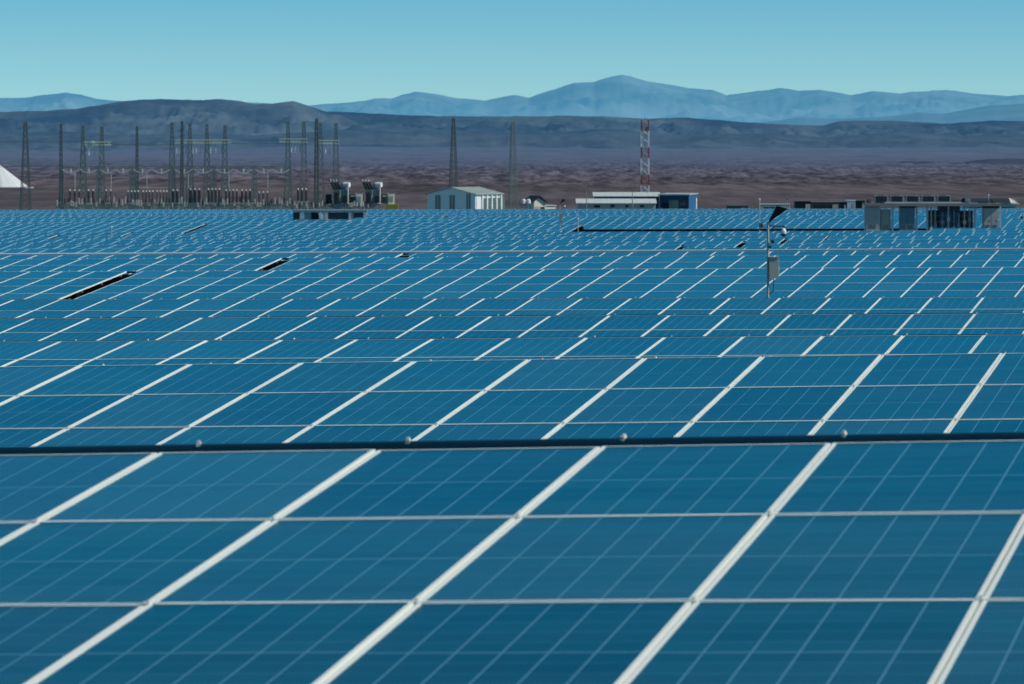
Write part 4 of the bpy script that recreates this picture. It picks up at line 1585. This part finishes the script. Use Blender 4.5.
def far_hall():
    D = 640.0
    p = at(968, 203, D)
    q = px(1, D)
    g = gz(p.x, D)
    o = thing('dark_hangar', 'long low dark round-roofed hangar behind the right inverter platform', 'hangar', (p.x, D, g), 0)
    h = p.z - g
    hr = at(0, 198.2, D).z - g
    w = 50 * q
    mb = MB(); mb.box((w / 2, 4, h / 2), (w, 8, h), skip=('b',)); mb.build('wall', M['tanwall'], o)
    mb = MB()
    n = 12
    prof = []
    for k in range(n + 1):
        a = math.pi * k / n
        prof.append((4 - math.cos(a) * 4.2, h + math.sin(a) * (hr - h)))
    for (ya, za), (yb, zb) in zip(prof, prof[1:]):
        mb.quad([(-.2, ya, za), (w - 1.2, ya, za), (w - 1.2, yb, zb), (-.2, yb, zb)])
    mb.build('roof', M['darkroof'], o)
    mb = MB()
    for (ya, za), (yb, zb) in zip(prof, prof[1:]):
        mb.quad([(w - 1.2, ya, za), (w + .3, ya, za - .1), (w + .3, yb, zb - .3), (w - 1.2, yb, zb)])
    mb.quad([(w + .3, y, z - .2) for y, z in prof] )
    mb.build('end_wall', M['white'], o)
    mb = MB()
    for k in range(9):
        mb.box((w * (k + .7) / 10, -.04, h * .6), (.9, .08, .7))
    mb.build('window_band', M['window'], o)


far_hall()


def heap():
    D = 1080.0
    q = px(1, D)
    c = at(-2, 187.5, D)
    g = gz(c.x, D)
    z0 = at(0, 187.3, D).z
    H = px(187.3 - 163.6, D)
    Rr = px(31, D)
    mb = MB()
    n, m_ = 72, 16
    rings = []
    for i in range(m_ + 1):
        t = i / m_
        ring = []
        for k in range(n):
            a = 2 * math.pi * k / n
            r = Rr * t * (1 + .05 * noise.noise(Vector((math.cos(a) * 4, math.sin(a) * 4, 2.0 + t))))
            rip = .10 * Rr * t * .12 * math.sin(a * 23 + 3 * noise.noise(Vector((a * 3, t, 0))))
            z = H * (1 - t) - (.5 if i == 0 else 0) + rip * (1 - t) * 2
            ring.append(Vector((math.cos(a) * r, math.sin(a) * r, z)))
        rings.append(ring)
    for i in range(m_):
        for k in range(n):
            j = (k + 1) % n
            mb.quad([rings[i][k], rings[i + 1][k], rings[i + 1][j], rings[i][j]])
    o = thing('white_heap', 'white cone-shaped heap cut by the left edge, on a grey pad', 'heap', (c.x, D, z0))
    mb.build('heap_cone', M['heap'], o)
    mb = MB()
    mb.box((0, 0, (g - z0) / 2 - .05), (Rr * 2.06, Rr * 2.06, max(.6, (z0 - g) + .1)))
    mb.build('pad', M['concrete'], o)


heap()

# ------------------------------------------------------------------ sky, sun, camera
SUN_AZ, SUN_EL = math.radians(100), math.radians(42)
w = bpy.data.worlds.new('World')
scene.world = w
w.use_nodes = True
nt = w.node_tree
for n in list(nt.nodes):
    nt.nodes.remove(n)
sky = N(nt, 'ShaderNodeTexSky', sky_type='NISHITA', sun_disc=False)
sky.sun_elevation, sky.sun_rotation = SUN_EL, SUN_AZ
sky.altitude = 1200
sky.air_density, sky.dust_density, sky.ozone_density = 0.8, 0.1, 4.0
tcw = N(nt, 'ShaderNodeTexCoord')
sepw = N(nt, 'ShaderNodeSeparateXYZ')
nt.links.new(tcw.outputs['Generated'], sepw.inputs[0])
rw = N(nt, 'ShaderNodeValToRGB')
e = rw.color_ramp.elements
e[0].position, e[0].color = 0.0, (0.70, 1.06, 1.26, 1)
e[1].position, e[1].color = 0.7, (0.40, 0.72, 0.72, 1)
for p_, c_ in ((0.014, (0.63, 1.02, 1.16, 1)), (0.0375, (0.43, 0.88, 1.03, 1)), (0.085, (0.20, 0.80, 0.95, 1)), (0.14, (0.13, 1.42, 1.62, 1)), (0.26, (0.07, 1.22, 1.38, 1)), (0.34, (0.07, 1.1, 1.25, 1)), (0.42, (0.2, 0.7, 0.95, 1))):
    k_ = e.new(p_)
    k_.color = c_
nt.links.new(sepw.outputs[2], rw.inputs[0])
tint = mix_rgb(nt, 1.0, sky.outputs[0], rw.outputs[0], 'MULTIPLY')
bg = N(nt, 'ShaderNodeBackground', i_Strength=0.09)
nt.links.new(tint, bg.inputs[0])
ow = N(nt, 'ShaderNodeOutputWorld')
nt.links.new(bg.outputs[0], ow.inputs[0])

sun = bpy.data.lights.new('sun', 'SUN')
sun.energy = 3.8
sun.angle = math.radians(0.5)
sun.color = (1.0, 0.95, 0.86)
so = link('sun', sun, None, (50, 20, 60))
d = Vector((math.sin(SUN_AZ) * math.cos(SUN_EL), math.cos(SUN_AZ) * math.cos(SUN_EL), math.sin(SUN_EL)))
so.rotation_euler = d.to_track_quat('Z', 'Y').to_euler()

cam = bpy.data.cameras.new('camera')
cam.sensor_width = 36.0
cam.lens = F / 1024 * 36.0
cam.shift_y = -(342 - HOR) / 1024
cam.clip_start, cam.clip_end = 0.5, 150000
cam.dof.use_dof = True
cam.dof.focus_distance = 52
cam.dof.aperture_fstop = 8.5
co = link('camera', cam, None, (0, 0, CZ))
co.rotation_euler = (math.radians(90), 0, 0)
scene.camera = co
scene.view_settings.view_transform = 'Standard'
scene.view_settings.look = 'None'
scene.view_settings.exposure = 0
scene.view_settings.gamma = 1
